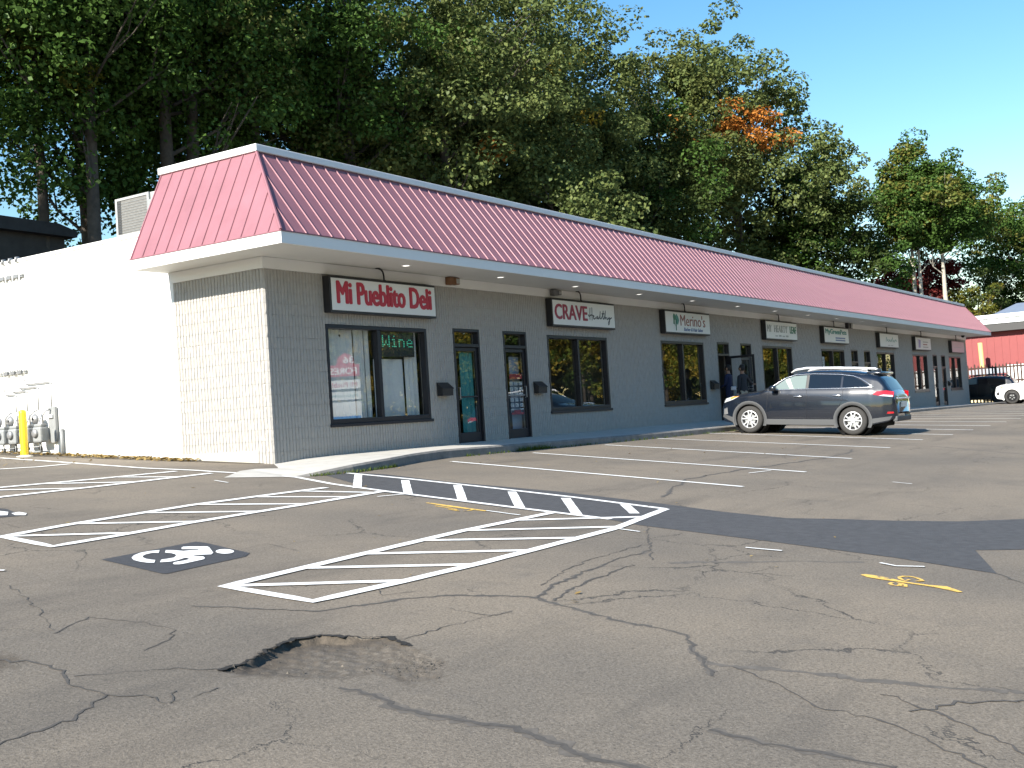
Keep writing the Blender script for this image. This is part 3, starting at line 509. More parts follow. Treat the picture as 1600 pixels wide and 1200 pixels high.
# ---- ribbed split-face blocks
def block_mesh(wd, ht, seed, rough=1.0):
    """a block with vertical ribs on its -y face; local origin at its lower left; grooves at y=0, ribs stand proud"""
    r = random.Random(seed); n = max(1, int(round(wd/.08))); p = wd/n; cols = []
    for k in range(n):
        cols += [(k*p+.0015 if k == 0 else k*p+.008, 0), (k*p+.016, 1), (k*p+p-.016, 1), (k*p+p-.008 if k < n-1 else wd-.0015, 0)]
    zs = [.0015, ht*.36, ht*.7, ht-.0015] if ht > .1 else [.0015, ht-.0015]
    vs = []; fs = []; nc = len(cols); chip = [[r.random() < .07*rough for _ in range(n)] for _ in zs]
    for j, z in enumerate(zs):
        for i, (x, h) in enumerate(cols):
            d = h*(.016+r.uniform(-.003, .003)*rough); k = i//4
            if h and chip[j][k]: d *= r.uniform(.25, .7)
            vs.append((x+(r.uniform(-.0015, .0015)*rough if h else 0), -d, z))
    for j in range(len(zs)-1):
        for i in range(nc-1): fs.append((j*nc+i, j*nc+i+1, (j+1)*nc+i+1, (j+1)*nc+i))
    # returns of the block back to the joint
    o = len(vs); vs += [(.0015, .014, zs[0]), (wd-.0015, .014, zs[0]), (wd-.0015, .014, zs[-1]), (.0015, .014, zs[-1])]
    t = (len(zs)-1)*nc
    fs += [(0, o, o+1, nc-1), (t+nc-1, o+2, o+3, t), (0, *[j*nc for j in range(1, len(zs))], o+3, o), (nc-1, o+1, o+2, *[j*nc+nc-1 for j in range(len(zs)-1, 0, -1)])]
    return vs, fs
BCACHE = {}
def block_data(wd, ht, var):
    key = (round(wd, 3), round(ht, 3), var)
    if key not in BCACHE:
        v, f = block_mesh(wd, ht, hash(key) & 0xffff); m = MB(); m.add(v, f, M_BLOCK); BCACHE[key] = (v, f, m.mesh('block'))
    return BCACHE[key]
def subtract(rects, o):
    res = []
    for (a, c, z0, z1) in rects:
        if c <= o[0] or a >= o[1] or z1 <= o[2] or z0 >= o[3]: res.append((a, c, z0, z1)); continue
        if a < o[0]: res.append((a, o[0], z0, z1))
        if c > o[1]: res.append((o[1], c, z0, z1))
        aa, cc = max(a, o[0]), min(c, o[1])
        if z0 < o[2]: res.append((aa, cc, z0, o[2]))
        if z1 > o[3]: res.append((aa, cc, o[3], z1))
    return res
blocks = []                                                          # (distance, face, x, z, w, h)
for row in range(-3, 17):
    z0 = row*.2; off = 0 if row % 2 == 0 else -.16
    for k in range(int(L/.4)+2):
        a, c = max(0, off+k*.4), min(L, off+(k+1)*.4)
        if c-a < .03: continue
        if z0+.2 < prof(a)-.1: continue
        rs = [(a, c, z0, z0+.2)]
        for o in OPEN: rs = subtract(rs, o)
        for (q, s, e, g) in rs:
            if s-q > .03 and g-e > .025: blocks.append((math.hypot(q-CAM[0], CAM[1]), 'f', q, e, s-q, g-e))
    if z0 >= 0:
        k = 0; y = .0
        while y < DW-.01:
            wd = .24 if (row % 2 and y == 0) else .4; wd = min(wd, DW-y)
            if not (row == 0 and y > .35) and wd > .05: blocks.append((0, 'l', y, z0, wd, .2))
            y += wd
blocks.sort(); stuff = MB(); rb = random.Random(5)
for i, (d, face, q, e, wd, ht) in enumerate(blocks):
    v, f, me = block_data(wd, ht, rb.randrange(7))
    if i < 300:
        o = obj('block', me, MALL)
        if face == 'f': o.location = (q, 0, e)
        else: o.location = (0, q+wd, e); o.rotation_euler = (0, 0, R(-90))
    else: stuff.add([(x+q, y, z+e) for x, y, z in v], f, M_BLOCK)
tag(stuff.build('block', MALL), kind='stuff')
b = MB(); b.bbox(-.022, .36, -.2, .012, DW, .24, M_FOOT, .006); b.build('footing', MALL)

# ---- soffit, trim band, fascia
b = MB(); b.add([(-OS+.02, -OF+.02, ZS), (L+OS, -OF+.02, ZS), (L+OS, .0, ZS), (.0, 0, ZS), (0, DW+.1, ZS), (-OS+.02, DW+.1, ZS)], [(0, 1, 2, 3), (0, 3, 4, 5)], M_SOFFIT)
b.build('soffit', MALL)
b = MB(); b.bbox(-.05, -.05, H1, L+.05, .011, ZS-.003, M_TRIM, .004); b.bbox(-.05, .012, H1, .011, DW, ZS-.003, M_TRIM, .004); b.build('trim_band', MALL)
x = -OS-.015
for k in range(20):
    x1 = min(x+3.45 if k else 3.72, L+OS+.015); b = MB(); b.bbox(x+.002, -OF-.015, ZS-.02, x1-.002, -OF+.02, ZF-.005, M_TRIM, .004); b.build('fascia_board', MALL); x = x1
    if x > L+OS-.1: break
b = MB(); b.bbox(-OS-.015, -OF+.022, ZS-.02, -OS+.02, DW+.12, ZF-.005, M_TRIM, .004); b.build('fascia_board', MALL)
b = MB(); b.box(-OS-.03, -OF-.03, ZF-.005, L+OS+.03, -OF+.04, ZF+.012, M_METAL_ROOF); b.box(-OS-.03, -OF+.04, ZF-.005, -OS+.04, DW+.12, ZF+.012, M_METAL_ROOF); b.build('drip_edge', MALL)

# ---- standing-seam panels. slope: (OF, ZF) -> (.04, ZT-.12)
TOPY, TOPZ = -.05, ZT-.12; TOPX = 0.0
def clip(poly, f):
    out_ = []
    for i in range(len(poly)):
        a, c = poly[i], poly[(i+1) % len(poly)]; fa, fc = f(a), f(c)
        if fa >= 0: out_.append(a)
        if (fa >= 0) != (fc >= 0): t = fa/(fa-fc); out_.append(tuple(a[k]+(c[k]-a[k])*t for k in range(2)))
    return out_
def seam(b, pts, nrm, ax, m):
    """raised rib from pts[0] to pts[1]; nrm = outward normal, ax = sideways unit"""
    a, c = Vector(pts[0]), Vector(pts[1]); n = Vector(nrm)*.019; s = Vector(ax)*.008
    vs = [a-s*1.7, a-s+n, a+s+n, a+s*1.7, c-s*1.7, c-s+n, c+s+n, c+s*1.7]
    b.add([p[:] for p in vs], [(0, 1, 5, 4), (1, 2, 6, 5), (2, 3, 7, 6), (0, 3, 2, 1), (4, 5, 6, 7)], m)
PP = .315
Pf = lambda u, t: (u, -OF+(OF+TOPY)*t, ZF+.012+(TOPZ-ZF-.012)*t)
nf = Vector((0, -(TOPZ-ZF), (OF+TOPY))).normalized()
full = None; k = 0; u = -OS
us = [-OS]+list(np.arange(.06-PP*2, L+OS, PP))+[L+OS]; us = sorted(set(round(v, 4) for v in us if -OS <= v <= L+OS))
for a, c in zip(us[:-1], us[1:]):
    poly = [(a, 0), (c, 0), (c, 1), (a, 1)]
    whole = a > 0.01 and c < L-.01 and abs(c-a-PP) < .002
    if whole and full is not None:
        o = obj('roof_panel', full, MALL, (a, 0, 0)); continue
    poly = clip(poly, lambda p: p[0]-(-OS+OS*p[1])); poly = clip(poly, lambda p: (L+OS-OS*p[1])-p[0])
    b = MB(); ox = a if whole else 0
    b.poly([(p[0]-ox, Pf(*p)[1], Pf(*p)[2]) for p in poly], M_METAL_ROOF)
    t1 = 1.0
    if a < 0: t1 = min(1, (c+OS)/OS)
    if c > L: t1 = min(1, (L+OS-c)/OS)
    if t1 > .02: seam(b, [(c-ox, Pf(c, 0)[1], Pf(c, 0)[2]), (c-ox, Pf(c, t1)[1], Pf(c, t1)[2])], nf, (1, 0, 0), M_METAL_ROOF)
    me = b.mesh('roof_panel')
    o = obj('roof_panel', me, MALL, (ox, 0, 0))
    if whole: full = me
# left side panels: slope x -OS -> 0 ; u along y from -OF to DW+.12
YE = DW+.12
Pl = lambda u, t: (-OS+(OS+TOPX-.05)*t, u, ZF+.012+(TOPZ-ZF-.012)*t)
nl = Vector((-(TOPZ-ZF), 0, OS-.05)).normalized()
vs_ = sorted(set([-OF, YE]+[round(.24-PP*k, 3) for k in range(0, 5)]+[round(.24+.305*k, 3) for k in range(1, 8)])); vs_ = [v for v in vs_ if -OF <= v <= YE]
for a, c in zip(vs_[:-1], vs_[1:]):
    poly = clip([(a, 0), (c, 0), (c, 1), (a, 1)], lambda p: p[0]-(-OF+(OF+TOPY)*p[1]))
    b = MB(); b.poly([Pl(*p) for p in poly][::-1], M_METAL_ROOF)
    t1 = 1 if c > TOPY else (c+OF)/(OF+TOPY)
    if c < YE: seam(b, [Pl(c, 0), Pl(c, t1)], nl, (0, 1, 0), M_METAL_ROOF)
    b.build('roof_panel', MALL)
b = MB(); b.tube([(-OS-.005, -OF-.005, ZF+.02), (-.045, TOPY-.005, TOPZ+.005)], .028, M_METAL_ROOF, 6)
b.tube([(L+OS+.005, -OF-.005, ZF+.02), (L, TOPY-.005, TOPZ+.005)], .028, M_METAL_ROOF, 6); b.build('hip_cap', MALL)
# body of the mansard behind the panels, its open end and the white coping
b = MB()
b.add([(-OS+.02, YE, ZS+.0), (-OS, YE, ZF), (-.05, YE, TOPZ), (.15, YE, TOPZ), (.15, YE, ZS)], [(0, 1, 2, 3, 4)], M_TRIM)
b.box(.0, TOPY+.03, ZS+.4, .15, YE-.01, TOPZ, M_TRIM); b.box(.15, TOPY+.03, 4.2, L, .2, TOPZ, M_TRIM)
b.add([(L+OS, -OF, ZF), (L+OS, .2, ZF), (L, .2, TOPZ), (L, TOPY, TOPZ)], [(0, 1, 2, 3)], M_METAL_ROOF)
b.add([(L+OS, -OF, ZS), (L+OS, .2, ZS), (L+OS, .2, ZF), (L+OS, -OF, ZF)], [(0, 1, 2, 3)], M_TRIM)
b.build('mansard_core', MALL)
b = MB(); b.bbox(-.10, TOPY-.055, TOPZ-.01, L+.05, .22, ZT, M_TRIM, .015); b.bbox(-.10, .222, TOPZ-.01, .17, YE+.02, ZT, M_TRIM, .015); b.build('parapet_coping', MALL)

# ---- recessed lights in the soffit
M_LAMP = mat('lamp_lens', (.9, .9, .88), .3, emit=((1, .96, .88), 1.2))
LX = [3.13, 6.43, 9.69, 13.1, 16.53, 20.01, 23.38, 26.82, 30.25, 33.7, 37.1, 40.5, 43.9, 47.3, 50.7, 54.1]
LN = ['above the red deli sign, nearest the corner', 'above the two deli doors', 'just left of the CRAVE sign arm', 'between the CRAVE and palm logo signs', 'above the palm logo sign, over its left end', 'above the open door',
      'just left of the faded LEAF sign', 'just right of the faded LEAF sign', 'just left of the teal lettered sign', 'beside the dark flood light past the teal lettered sign', 'next left of the sixth hanging arm', 'over the pale teal sign', 'left of the purple marked sign', 'over the last pair of doors, left one', 'over the last pair of doors, right one', 'nearest the far end of the soffit']
for x, n_ in zip(LX, LN):
    t = thing('recessed_light', 'round white recessed soffit light '+n_, 'ceiling light', (x, -.70, ZS), 0, 'recessed lights along the soffit')
    b = MB(); b.lathe([(.105, 0), (.105, -.012), (.08, -.014), (.075, -.004)], (0, 0, 0), (0, 0, 1), M_TRIM, 18); b.build('trim_ring', t, True)
    b = MB(); b.lathe([(.076, -.006), (.001, -.010)], (0, 0, 0), (0, 0, 1), M_LAMP, 18); b.build('lens', t, True)

# ---- windows and doors
def pane(parent, x0, z0, x1, z1, y=.085, name='pane'):
    b = MB(); b.quad((x0, y, z0), (x1, y, z0), (x1, y, z1), (x0, y, z1), M_GLASS); return b.build(name, parent)
def window(x0, x1, z0, z1):
    b = MB(); f = .075; y0, y1 = -.012, .13
    b.bbox(x0+.002, y0, z0+.002, x0+f, y1, z1-.002, M_FRAME, .006); b.bbox(x1-f, y0, z0+.002, x1-.002, y1, z1-.002, M_FRAME, .006)
    b.bbox(x0+f, y0, z1-f, x1-f, y1, z1-.002, M_FRAME, .006); b.bbox(x0+f, y0, z0+.002, x1-f, y1, z0+f+.02, M_FRAME, .006)
    w_ = b.build('window', MALL)
    b = MB(); xm = (x0+x1)/2; b.bbox(xm-.045, y0+.01, z0+f+.021, xm+.045, y1-.002, z1-f-.001, M_FRAME, .006); b.build('mullion', w_)
    b = MB(); b.bbox(x0-.03, -.05, z0-.055, x1+.03, .011, z0+.0, M_FRAME, .006); b.build('sill', w_)
    pane(w_, x0+f-.01, z0+f, xm-.04, z1-f+.01); pane(w_, xm+.04, z0+f, x1-f+.01, z1-f+.01)
    return w_
for o in WIN: window(*o)
def handle(b, x, z, y, s=1):
    b.tube([(x, y, z-.13), (x, y-.045*s, z-.13), (x, y-.045*s, z+.13), (x, y, z+.13)], .011, M_GALV, 6)
DOORS = []
for k, (x0, x1, z0, z1) in enumerate(DOOR):
    b = MB(); f = .06; zt = z0+2.1
    b.bbox(x0+.002, -.012, z0, x0+f, .13, z1-.002, M_FRAME, .005); b.bbox(x1-f, -.012, z0, x1-.002, .13, z1-.002, M_FRAME, .005)
    b.bbox(x0+f, -.012, z1-f, x1-f, .13, z1-.002, M_FRAME, .005); b.bbox(x0+f, -.012, zt, x1-f, .13, zt+.07, M_FRAME, .005)
    b.bbox(x0+f, -.02, z0-.01, x1-f, .13, z0+.035, M_GALV, .004)
    d = b.build('door', MALL); DOORS.append(d)
    pane(d, x0+f, zt+.06, x1-f, z1-f+.01, .09, 'transom_pane')
    w_ = x1-x0-2*f-.008
    b = MB(); g = .075
    b.bbox(0, -.02, .01, g, .025, 2.055, M_FRAME, .004); b.bbox(w_-g, -.02, .01, w_, .025, 2.055, M_FRAME, .004)
    b.bbox(g, -.02, 2.055-g, w_-g, .025, 2.055, M_FRAME, .004); b.bbox(g, -.02, .01, w_-g, .025, .21, M_FRAME, .004)
    b.bbox(g, -.022, .97, w_-g, -.003, 1.005, M_FRAME if k != 1 else M_GALV, .004)
    lf = b.build('leaf', d)
    pb = MB(); pb.quad((g-.01, .004, .2), (w_-g+.01, .004, .2), (w_-g+.01, .004, 2.0), (g-.01, .004, 2.0), M_GLASS); pn = pb.build('pane', d)
    hb = MB(); handle(hb, w_*.09 if k in (0,) else w_*.91, 1.06, -.02); hd = hb.build('handle', d)
    for q in (lf, pn, hd):
        if k == 2: q.location = (x1-f-.004, -.01, z0+.035); q.rotation_euler = (0, 0, R(-92))
        else: q.location = (x0+f+.004, .05, z0+.035)
# sheets taped inside the second door
M_PAPER = mat('paper', (.78, .78, .76), .8); M_REDP = mat('red_print', (.42, .04, .05), .6); M_INK = mat('ink', (.25, .25, .27), .8)
x0, x1, z0, z1 = DOOR[1]
b = MB(); b.box(x0+.3, .075, 1.42, x1-.17, .078, 1.54, M_REDP); b.build('notice', DOORS[1])
b = MB(); b.box(x0+.3, .075, .60, x1-.17, .078, .70, M_REDP); b.build('notice', DOORS[1])
for r_ in range(6):
    for c_ in range(3):
        if r_ == 5 and c_ == 1: continue
        X, Z = x0+.29+c_*.20, 1.36-r_*.125
        b = MB(); b.box(X, .075, Z-.085, X+.13, .077, Z, M_PAPER)
        for q in range(4): b.box(X+.015, .0735, Z-.02-q*.017, X+.015+.1*(.6+.4*((q*7+c_+r_) % 3)/2), .0748, Z-.013-q*.017, M_INK)
        b.build('notice', DOORS[1])
# teal blind behind the first door, pale blind behind the second
M_TEALP = mat('teal_cloth', (.06, .30, .30), .7, noise=(4, .15)); M_BLUEP = mat('pale_blue_blind', (.30, .36, .45), .7)
def panel_thing(name, label, cat, x0, x1, z0, z1, y, m, waves=0):
    b = MB(); n = max(2, waves*6)
    xs_ = np.linspace(x0, x1, n+1); ys_ = y+.025*np.sin(np.linspace(0, waves*2*math.pi, n+1))
    vv = [(x, yy, z0) for x, yy in zip(xs_, ys_)]+[(x, yy, z1) for x, yy in zip(xs_, ys_)]
    b.add(vv, [(i, i+1, n+2+i, n+1+i) for i in range(n)], m); b.box(x0-.01, y-.03, z1, x1+.01, y+.03, z1+.025, M_BLACK)
    return tag(b.build(name), label, cat)
panel_thing('door_blind', 'teal hanging cloth behind the glass of the deli door', 'blind', DOOR[0][0]+.42, DOOR[0][0]+.9, .28, 2.02, .16, M_TEALP, 3)
panel_thing('door_blind', 'pale blue blind behind the glass door with white notices', 'blind', DOOR[1][0]+.5, DOOR[1][0]+.92, .15, 1.95, .2, M_BLUEP, 0)
# curtains, ticker and window things of the deli
x0, x1, z0, z1 = WIN[0]; xm = (x0+x1)/2
panel_thing('curtain', 'pale grey curtain in left half of the deli window', 'curtain', x0+.1, x0+1.0, .66, z1-.07, .235, M_CURT, 5)
panel_thing('curtain', 'pale curtain beside the mullion in left half of the deli window', 'curtain', x0+1.03, xm-.22, .66, z1-.05, .235, M_CURT, 4)
panel_thing('curtain', 'narrow curtain strip left of the deli window mullion', 'curtain', xm-.19, xm-.05, .66, z1-.05, .235, M_CURT, 1)
panel_thing('curtain', 'wide pale board-like curtain under the ticker in the deli window', 'curtain', xm+.06, xm+.98, .66, 1.86, .235, M_CURT, 2)
panel_thing('curtain', 'pale curtain at the right edge of the deli window', 'curtain', xm+1.04, x1-.08, .66, z1-.05, .235, M_CURT, 3)
t = thing('led_sign', 'black ticker display with green dotted letters in the deli window', 'led display', (xm+.12, .105, 1.90))
b = MB(); b.bbox(0, 0, 0, 1.12, .10, .50, M_BLACK, .01); b.build('case', t)
M_LED = mat('led_green', (.02, .25, .16), .4, emit=((.1, .9, .6), .22)); b = MB()
FONT = {'w': ['1...1', '1...1', '1...1', '1.1.1', '1.1.1', '11.11', '1...1'], 'i': ['.1.', '...', '11.', '.1.', '.1.', '.1.', '111'], 'n': ['....', '....', '111.', '1..1', '1..1', '1..1', '1..1'], 'e': ['....', '....', '.11.', '1..1', '1111', '1...', '.111']}
cx = 0
for ch in 'wine':
    for j, rw in enumerate(FONT[ch]):
        for i, c_ in enumerate(rw):
            if c_ == '1': X, Z = .10+(cx+i)*.050, .42-j*.034; b.box(X, -.006, Z-.018, X+.028, -.001, Z, M_LED)
    cx += len(FONT[ch][0])+1.2
b.build('dots', t)
t = thing('security_camera', 'white dome camera behind the top left of the deli window', 'camera', (x0+.62, .3, 2.33)); b = MB(); b.lathe([(.09, .05), (.09, .0), (.075, -.05), (.03, -.08), (0, -.085)], (0, 0, 0), (0, 0, 1), M_TRIM, 14); b.build('housing', t, True)
b = MB(); b.lathe([(.035, 0), (.03, .02), (0, .025)], (0, -.066, -.035), (0, -.8, -.6), M_BLACK, 12); b.build('lens', t, True)
# a few things behind other windows
M_GOLD = mat('yellow_poster', (.70, .45, .03), .6)
t = thing('window_poster', 'bright yellow banana shaped sticker in window beside the parked car', 'sticker', (WX[3]+1.95, .12, .98)); b = MB()
b.prism([(0, 0, .42), (.14, 0, .36), (.22, 0, .16), (.42, 0, .02), (.55, 0, .08), (.52, 0, -.06), (.32, 0, -.08), (.10, 0, .1)], (0, .01, 0), M_GOLD); b.build('sheet', t)
for (x, z, w_, h, lab) in ((WX[4]+.28, 1.55, .45, .62, 'tall white poster in the window under the teal lettered sign'), (WX[5]+.2, 1.95, .42, .30, 'small white notice at top left of window under pale teal sign'), (WX[5]+2.3, 1.35, .36, .36, 'white notice low in window under the pale teal sign')):
    b = MB(); b.box(x, .11, z, x+w_, .114, z+h, M_PAPER)
    for q in range(5): b.box(x+.04, .107, z+h*(.15+.15*q), x+w_*(.55+.35*((q*5) % 3)/2), .1095, z+h*(.19+.15*q), M_INK)
    tag(b.build('window_poster'), lab, 'poster', 'posters in the shop windows')

# ---- hanging sign boxes
def sign(x, label, face=M_SIGNFACE, dz=0, arm=1.6):
    t = thing('shop_sign', label, 'sign', (x, 0, 2.68+dz), 0, 'lightbox signs over the shop windows')
    Wd, Hh = 3.22, .68
    b = MB(); b.bbox(0, -.20, 0, Wd, -.028, Hh, M_BLACK, .008); b.build('cabinet', t)
    b = MB(); b.bbox(.035, -.212, .04, Wd-.035, -.201, Hh-.045, face, .003); b.build('face', t)
    b = MB(); b.tube([(arm, -.12, Hh-.01), (arm, -.12, Hh+.10), (arm-.03, -.13, Hh+.17), (arm-.10, -.15, Hh+.215), (arm-.22, -.16, Hh+.237-dz)], .018, M_BLACK, 6); b.lathe([(.05, -.012), (.05, 0)], (arm-.22, -.16, Hh+.237-dz), (0, 0, 1), M_BLACK, 10); b.lathe([(.04, .0), (.04, .03), (0, .03)], (arm, -.12, Hh-.01), (0, 0, 1), M_BLACK, 10)
    b.build('conduit', t, True); return t
def let(t, s, x, z, w_, h, m, **k): return lettering(s, x, -.2135, z, w_, h, m, t, **k)
def script(t, strokes, x, z, w_, h, m, r=.012):
    b = MB()
    for s in strokes:
        p = [(x+a*w_, z+c*h) for a, c in s]; p = resample(p, .03)
        for _ in range(2): p[1:-1] = (p[:-2]+2*p[1:-1]+p[2:])/4
        n = len(p); tt = np.gradient(p, axis=0); tt /= np.linalg.norm(tt, axis=1)[:, None]+1e-9; nn = np.stack([-tt[:, 1], tt[:, 0]], 1)*r
        A, B = p+nn, p-nn; b.add([(q[0], -.2155, q[1]) for q in A]+[(q[0], -.2155, q[1]) for q in B], [(i, i+1, n+i+1, n+i) for i in range(n-1)], m)
    return b.build('lettering', t)
s = sign(1.47, 'white lightbox sign with red words Mi Pueblito Deli', arm=1.68)
let(s, 'Mi Pueblito Deli', .16, .16, 2.9, .43, M_RED, bold=.028)
s = sign(9.36, 'white lightbox sign with maroon CRAVE and handwritten Healthy')
let(s, 'CRAVE', .10, .17, 1.62, .38, M_MAROON, bold=.022)
script(s, [[(.09, .95), (.07, .55), (.06, .18)], [(.17, .98), (.16, .5), (.15, .15)], [(.02, .52), (0, .42), (.05, .4), (.12, .5), (.2, .48)], [(.2, .36), (.25, .42), (.23, .5), (.2, .42), (.21, .26), (.27, .25), (.32, .36)], [(.40, .44), (.35, .40), (.34, .26), (.39, .30), (.42, .44), (.41, .26), (.46, .3), (.5, .5), (.53, .85), (.50, .5), (.50, .28), (.55, .3), (.62, .55), (.66, .88), (.63, .5), (.62, .28), (.67, .3), (.72, .55), (.76, .9), (.73, .55), (.71, .25), (.75, .42), (.79, .4), (.79, .27), (.84, .3), (.86, .46), (.86, .32), (.9, .3), (.93, .48), (.91, .1), (.86, -.1), (.84, .05), (.95, .35), (1.02, .42)], [(.58, .62), (.70, .64)]], 1.76, .14, 1.24, .40, M_DARKL, .016)
s = sign(15.66, 'white lightbox sign with palm logo and the word Merino\'s')
let(s, "Merino's", 1.03, .24, 1.80, .34, M_BROWNL, bold=.0); let(s, 'Barber & Hair Salon', 1.25, .09, 1.36, .105, M_BLUE, shear=.25)
b = MB()
for k_, (cx_, cz_, rx, rz_) in enumerate(((.66, .40, .15, .17), (.80, .42, .12, .15))):
    pts = [(cx_+rx*math.cos(a)*(1+.25*math.cos(3*a+k_)), -.2132-.001*k_, cz_+rz_*math.sin(a)*(1+.18*math.sin(4*a))) for a in np.linspace(0, 2*math.pi, 22, endpoint=False)]; b.poly(pts, M_TEAL if k_ else M_GREEN)
b.tube([(.70, -.2165, .09), (.71, -.2165, .25), (.74, -.2165, .42)], .016, M_GREEN, 4); b.tube([(.64, -.2165, .2), (.65, -.2165, .4)], .014, M_SIGNFACE, 4); b.build('logo', s)
s = sign(23.74, 'white lightbox sign with faded grey MY HEARTY and green LEAF')
let(s, 'MY', .12, .27, .42, .25, M_GREYL, bold=.02); let(s, 'HEARTY', .80, .27, 1.35, .25, M_GREYL, bold=.01); let(s, 'LEAF', 2.42, .26, .68, .26, M_GREEN, bold=.03)
for q in range(4): b = MB(); b.box(.9+q*.36, -.2145, .12, 1.15+q*.36, -.2125, .16+.02*(q % 2), M_GREYL); b.build('small_print', s)
s = sign(30.16, 'white lightbox sign with teal word above a blue lined box')
let(s, 'MyGreenPets', .15, .32, 2.75, .26, M_TEAL, bold=.02)
for q in range(2): b = MB(); b.box(1.4, -.2145, .11+q*.09, 2.7, -.2125, .165+q*.09, M_BLUE); b.build('small_print', s)
s = sign(38.12, 'white lightbox sign with pale teal handwriting', dz=-.04)
script(s, [[(0, .2), (.05, .9), (.1, .3), (.2, .6), (.22, .2), (.35, .55), (.36, .2), (.5, .6), (.5, .2), (.62, .9), (.62, .2), (.75, .55), (.78, .2), (.9, .6), (1, .3)]], 1.0, .2, 1.9, .34, M_TEAL, .02)
for q in range(2): b = MB(); b.box(1.3+q*.5, -.2145, .1, 1.7+q*.5, -.2125, .13, M_GREYL); b.build('small_print', s)
s = sign(44.62, 'white lightbox sign with purple emblem and small red words', dz=-.06)
b = MB(); b.poly([(.55, -.2135, .12), (.95, -.2135, .12), (1.05, -.2135, .5), (.6, -.2135, .55)], M_PURPLE); b.box(.4, -.2145, .1, .44, -.2125, .56, M_GREYL); b.build('logo', s)
for q in range(3): b = MB(); b.box(1.5, -.2145, .14+q*.13, 2.6-.2*(q % 2), -.2125, .19+q*.13, M_BROWNL if q == 1 else M_GREYL); b.build('small_print', s)
s = sign(52.8, 'faded plain pink lightbox sign at the far end of the shops', M_PINK, -.09)
b = MB(); b.box(.6, -.2145, .3, 2.5, -.2125, .32, M_GREYL); b.build('small_print', s)

# ---- boxes on the trim band
M_RUSTBOX = mat('brown_box', (.17, .085, .04), .7, noise=(8, .35)); M_GREYBOX = mat('grey_box', (.13, .13, .13), .6)
for (x0, x1, z0, z1, m, lab) in ((5.27, 5.60, 3.43, 3.592, M_RUSTBOX, 'brown rusty box light on the white band right of the red deli sign'), (9.55, 9.88, 3.44, 3.575, M_GREYBOX, 'small grey twin flood light above the left end of the CRAVE sign'), (33.5, 34.1, 3.36, 3.595, M_BLACK, 'dark box light on the band right of the teal lettered sign')):
    t = thing('wall_light', lab, 'wall light', (x0, -.055, z0), 0, 'box lights under the soffit'); w_, h = x1-x0, z1-z0
    b = MB(); b.bbox(0, -.13, 0, w_*.55, 0, h, m, .01); b.bbox(w_*.55, -.15, .01, w_, 0, h-.01, m, .012); b.build('housing', t)
    b = MB(); b.box(w_*.6, -.155, .025, w_*.94, -.151, h-.035, M_GREYL); b.build('lens', t)
t = thing('security_camera', 'small black camera under the soffit at the far end of the shops', 'camera', (55.2, -.35, ZS)); b = MB(); b.lathe([(.1, 0), (.1, -.06), (.06, -.12), (0, -.13)], (0, 0, 0), (0, 0, 1), M_BLACK, 12); b.build('dome', t, True)
# ---- mailboxes beside the doors
ML = ['between the deli window and the deli door', 'right of the door with white notices', 'left of the open shop door', 'right of the open shop door, by the parked car', 'between the last two shop doors']
for (x, z), lb in zip(((4.78, 1.08), (8.58, 1.07), (19.0, 1.02), (21.25, 1.0), (51.95, .75)), ML):
    t = thing('mailbox', 'black wall mailbox '+lb, 'mailbox', (x, -.03, z), 0, 'mailboxes by the shop doors')
    b = MB(); b.prism([(0, 0, 0), (0, -.13, 0), (0, -.14, .15), (0, 0, .27)], (.38, 0, 0), M_BLACK); b.build('body', t)
    b = MB(); b.prism([(-.012, .0, .282), (-.012, -.155, .152), (-.012, -.155, .14), (-.012, 0, .272)], (.404, 0, 0), M_BLACK); b.build('lid', t)
# ================================================================ things on and by the white side wall
def wall_conduit(y, z1, ye, k):
    """riser from the roof edge, then an elbow run to the meters"""
    t = thing('gas_pipe', 'thin painted gas riser on the white wall, %s' % ('nearest the shop corner', 'second from the shop corner', 'third from the shop corner', 'farthest from the shop corner')[k], 'pipe', (0, y, 0), 0, 'gas risers on the white wall')
    b = MB()
    for q in (0, .085): b.tube([(-.05, -q, z1-.02 if q else z1+.0), (-.05, -q, 4.36 if q else 4.40)], .013, M_WHITE, 6)
    b.tube([(-.05, 0, 4.40), (-.05, 0, ZW+.03), (.02, 0, ZW+.04)], .03, M_GALV, 6); b.build('riser', t, True)
    b = MB(); b.tube([(-.05, -.085, z1), (-.05, -.085, z1-.07), (-.05, -.14, z1-.10), (-.05, ye-y+.04, z1-.10), (-.05, ye-y, z1-.14), (-.05, ye-y, 1.30)], .014, M_GALV, 6); b.build('drop_pipe', t, True)
for k, (y, z, ye) in enumerate(((6.97, 1.95, 6.03), (7.20, 1.88, 6.46), (7.44, 1.82, 6.84), (7.68, 1.77, 7.22))): wall_conduit(y, z, ye, k)
for z, y0, y1, lab in ((4.10, 6.78, 8.4, 'upper slotted bracket rail clamping the gas risers'), (2.12, 6.82, 8.4, 'lower slotted bracket rail clamping the gas risers')):
    t = thing('pipe_bracket', lab, 'bracket', (-.03, y0, z)); b = MB(); b.box(-.02, 0, -.028, .02, y1-y0, -.006, M_METER); b.box(-.02, 0, .006, .02, y1-y0, .028, M_METER); b.build('rail', t)
    for q in range(3):
        b = MB(); b.box(-.06, .12+q*.235, -.035, -.02, .25+q*.235, .035, M_GALV); b.build('clamp', t)
ML2 = ['nearest the shop corner', 'right behind the yellow post', 'second left of the yellow post', 'at the left edge of the view']
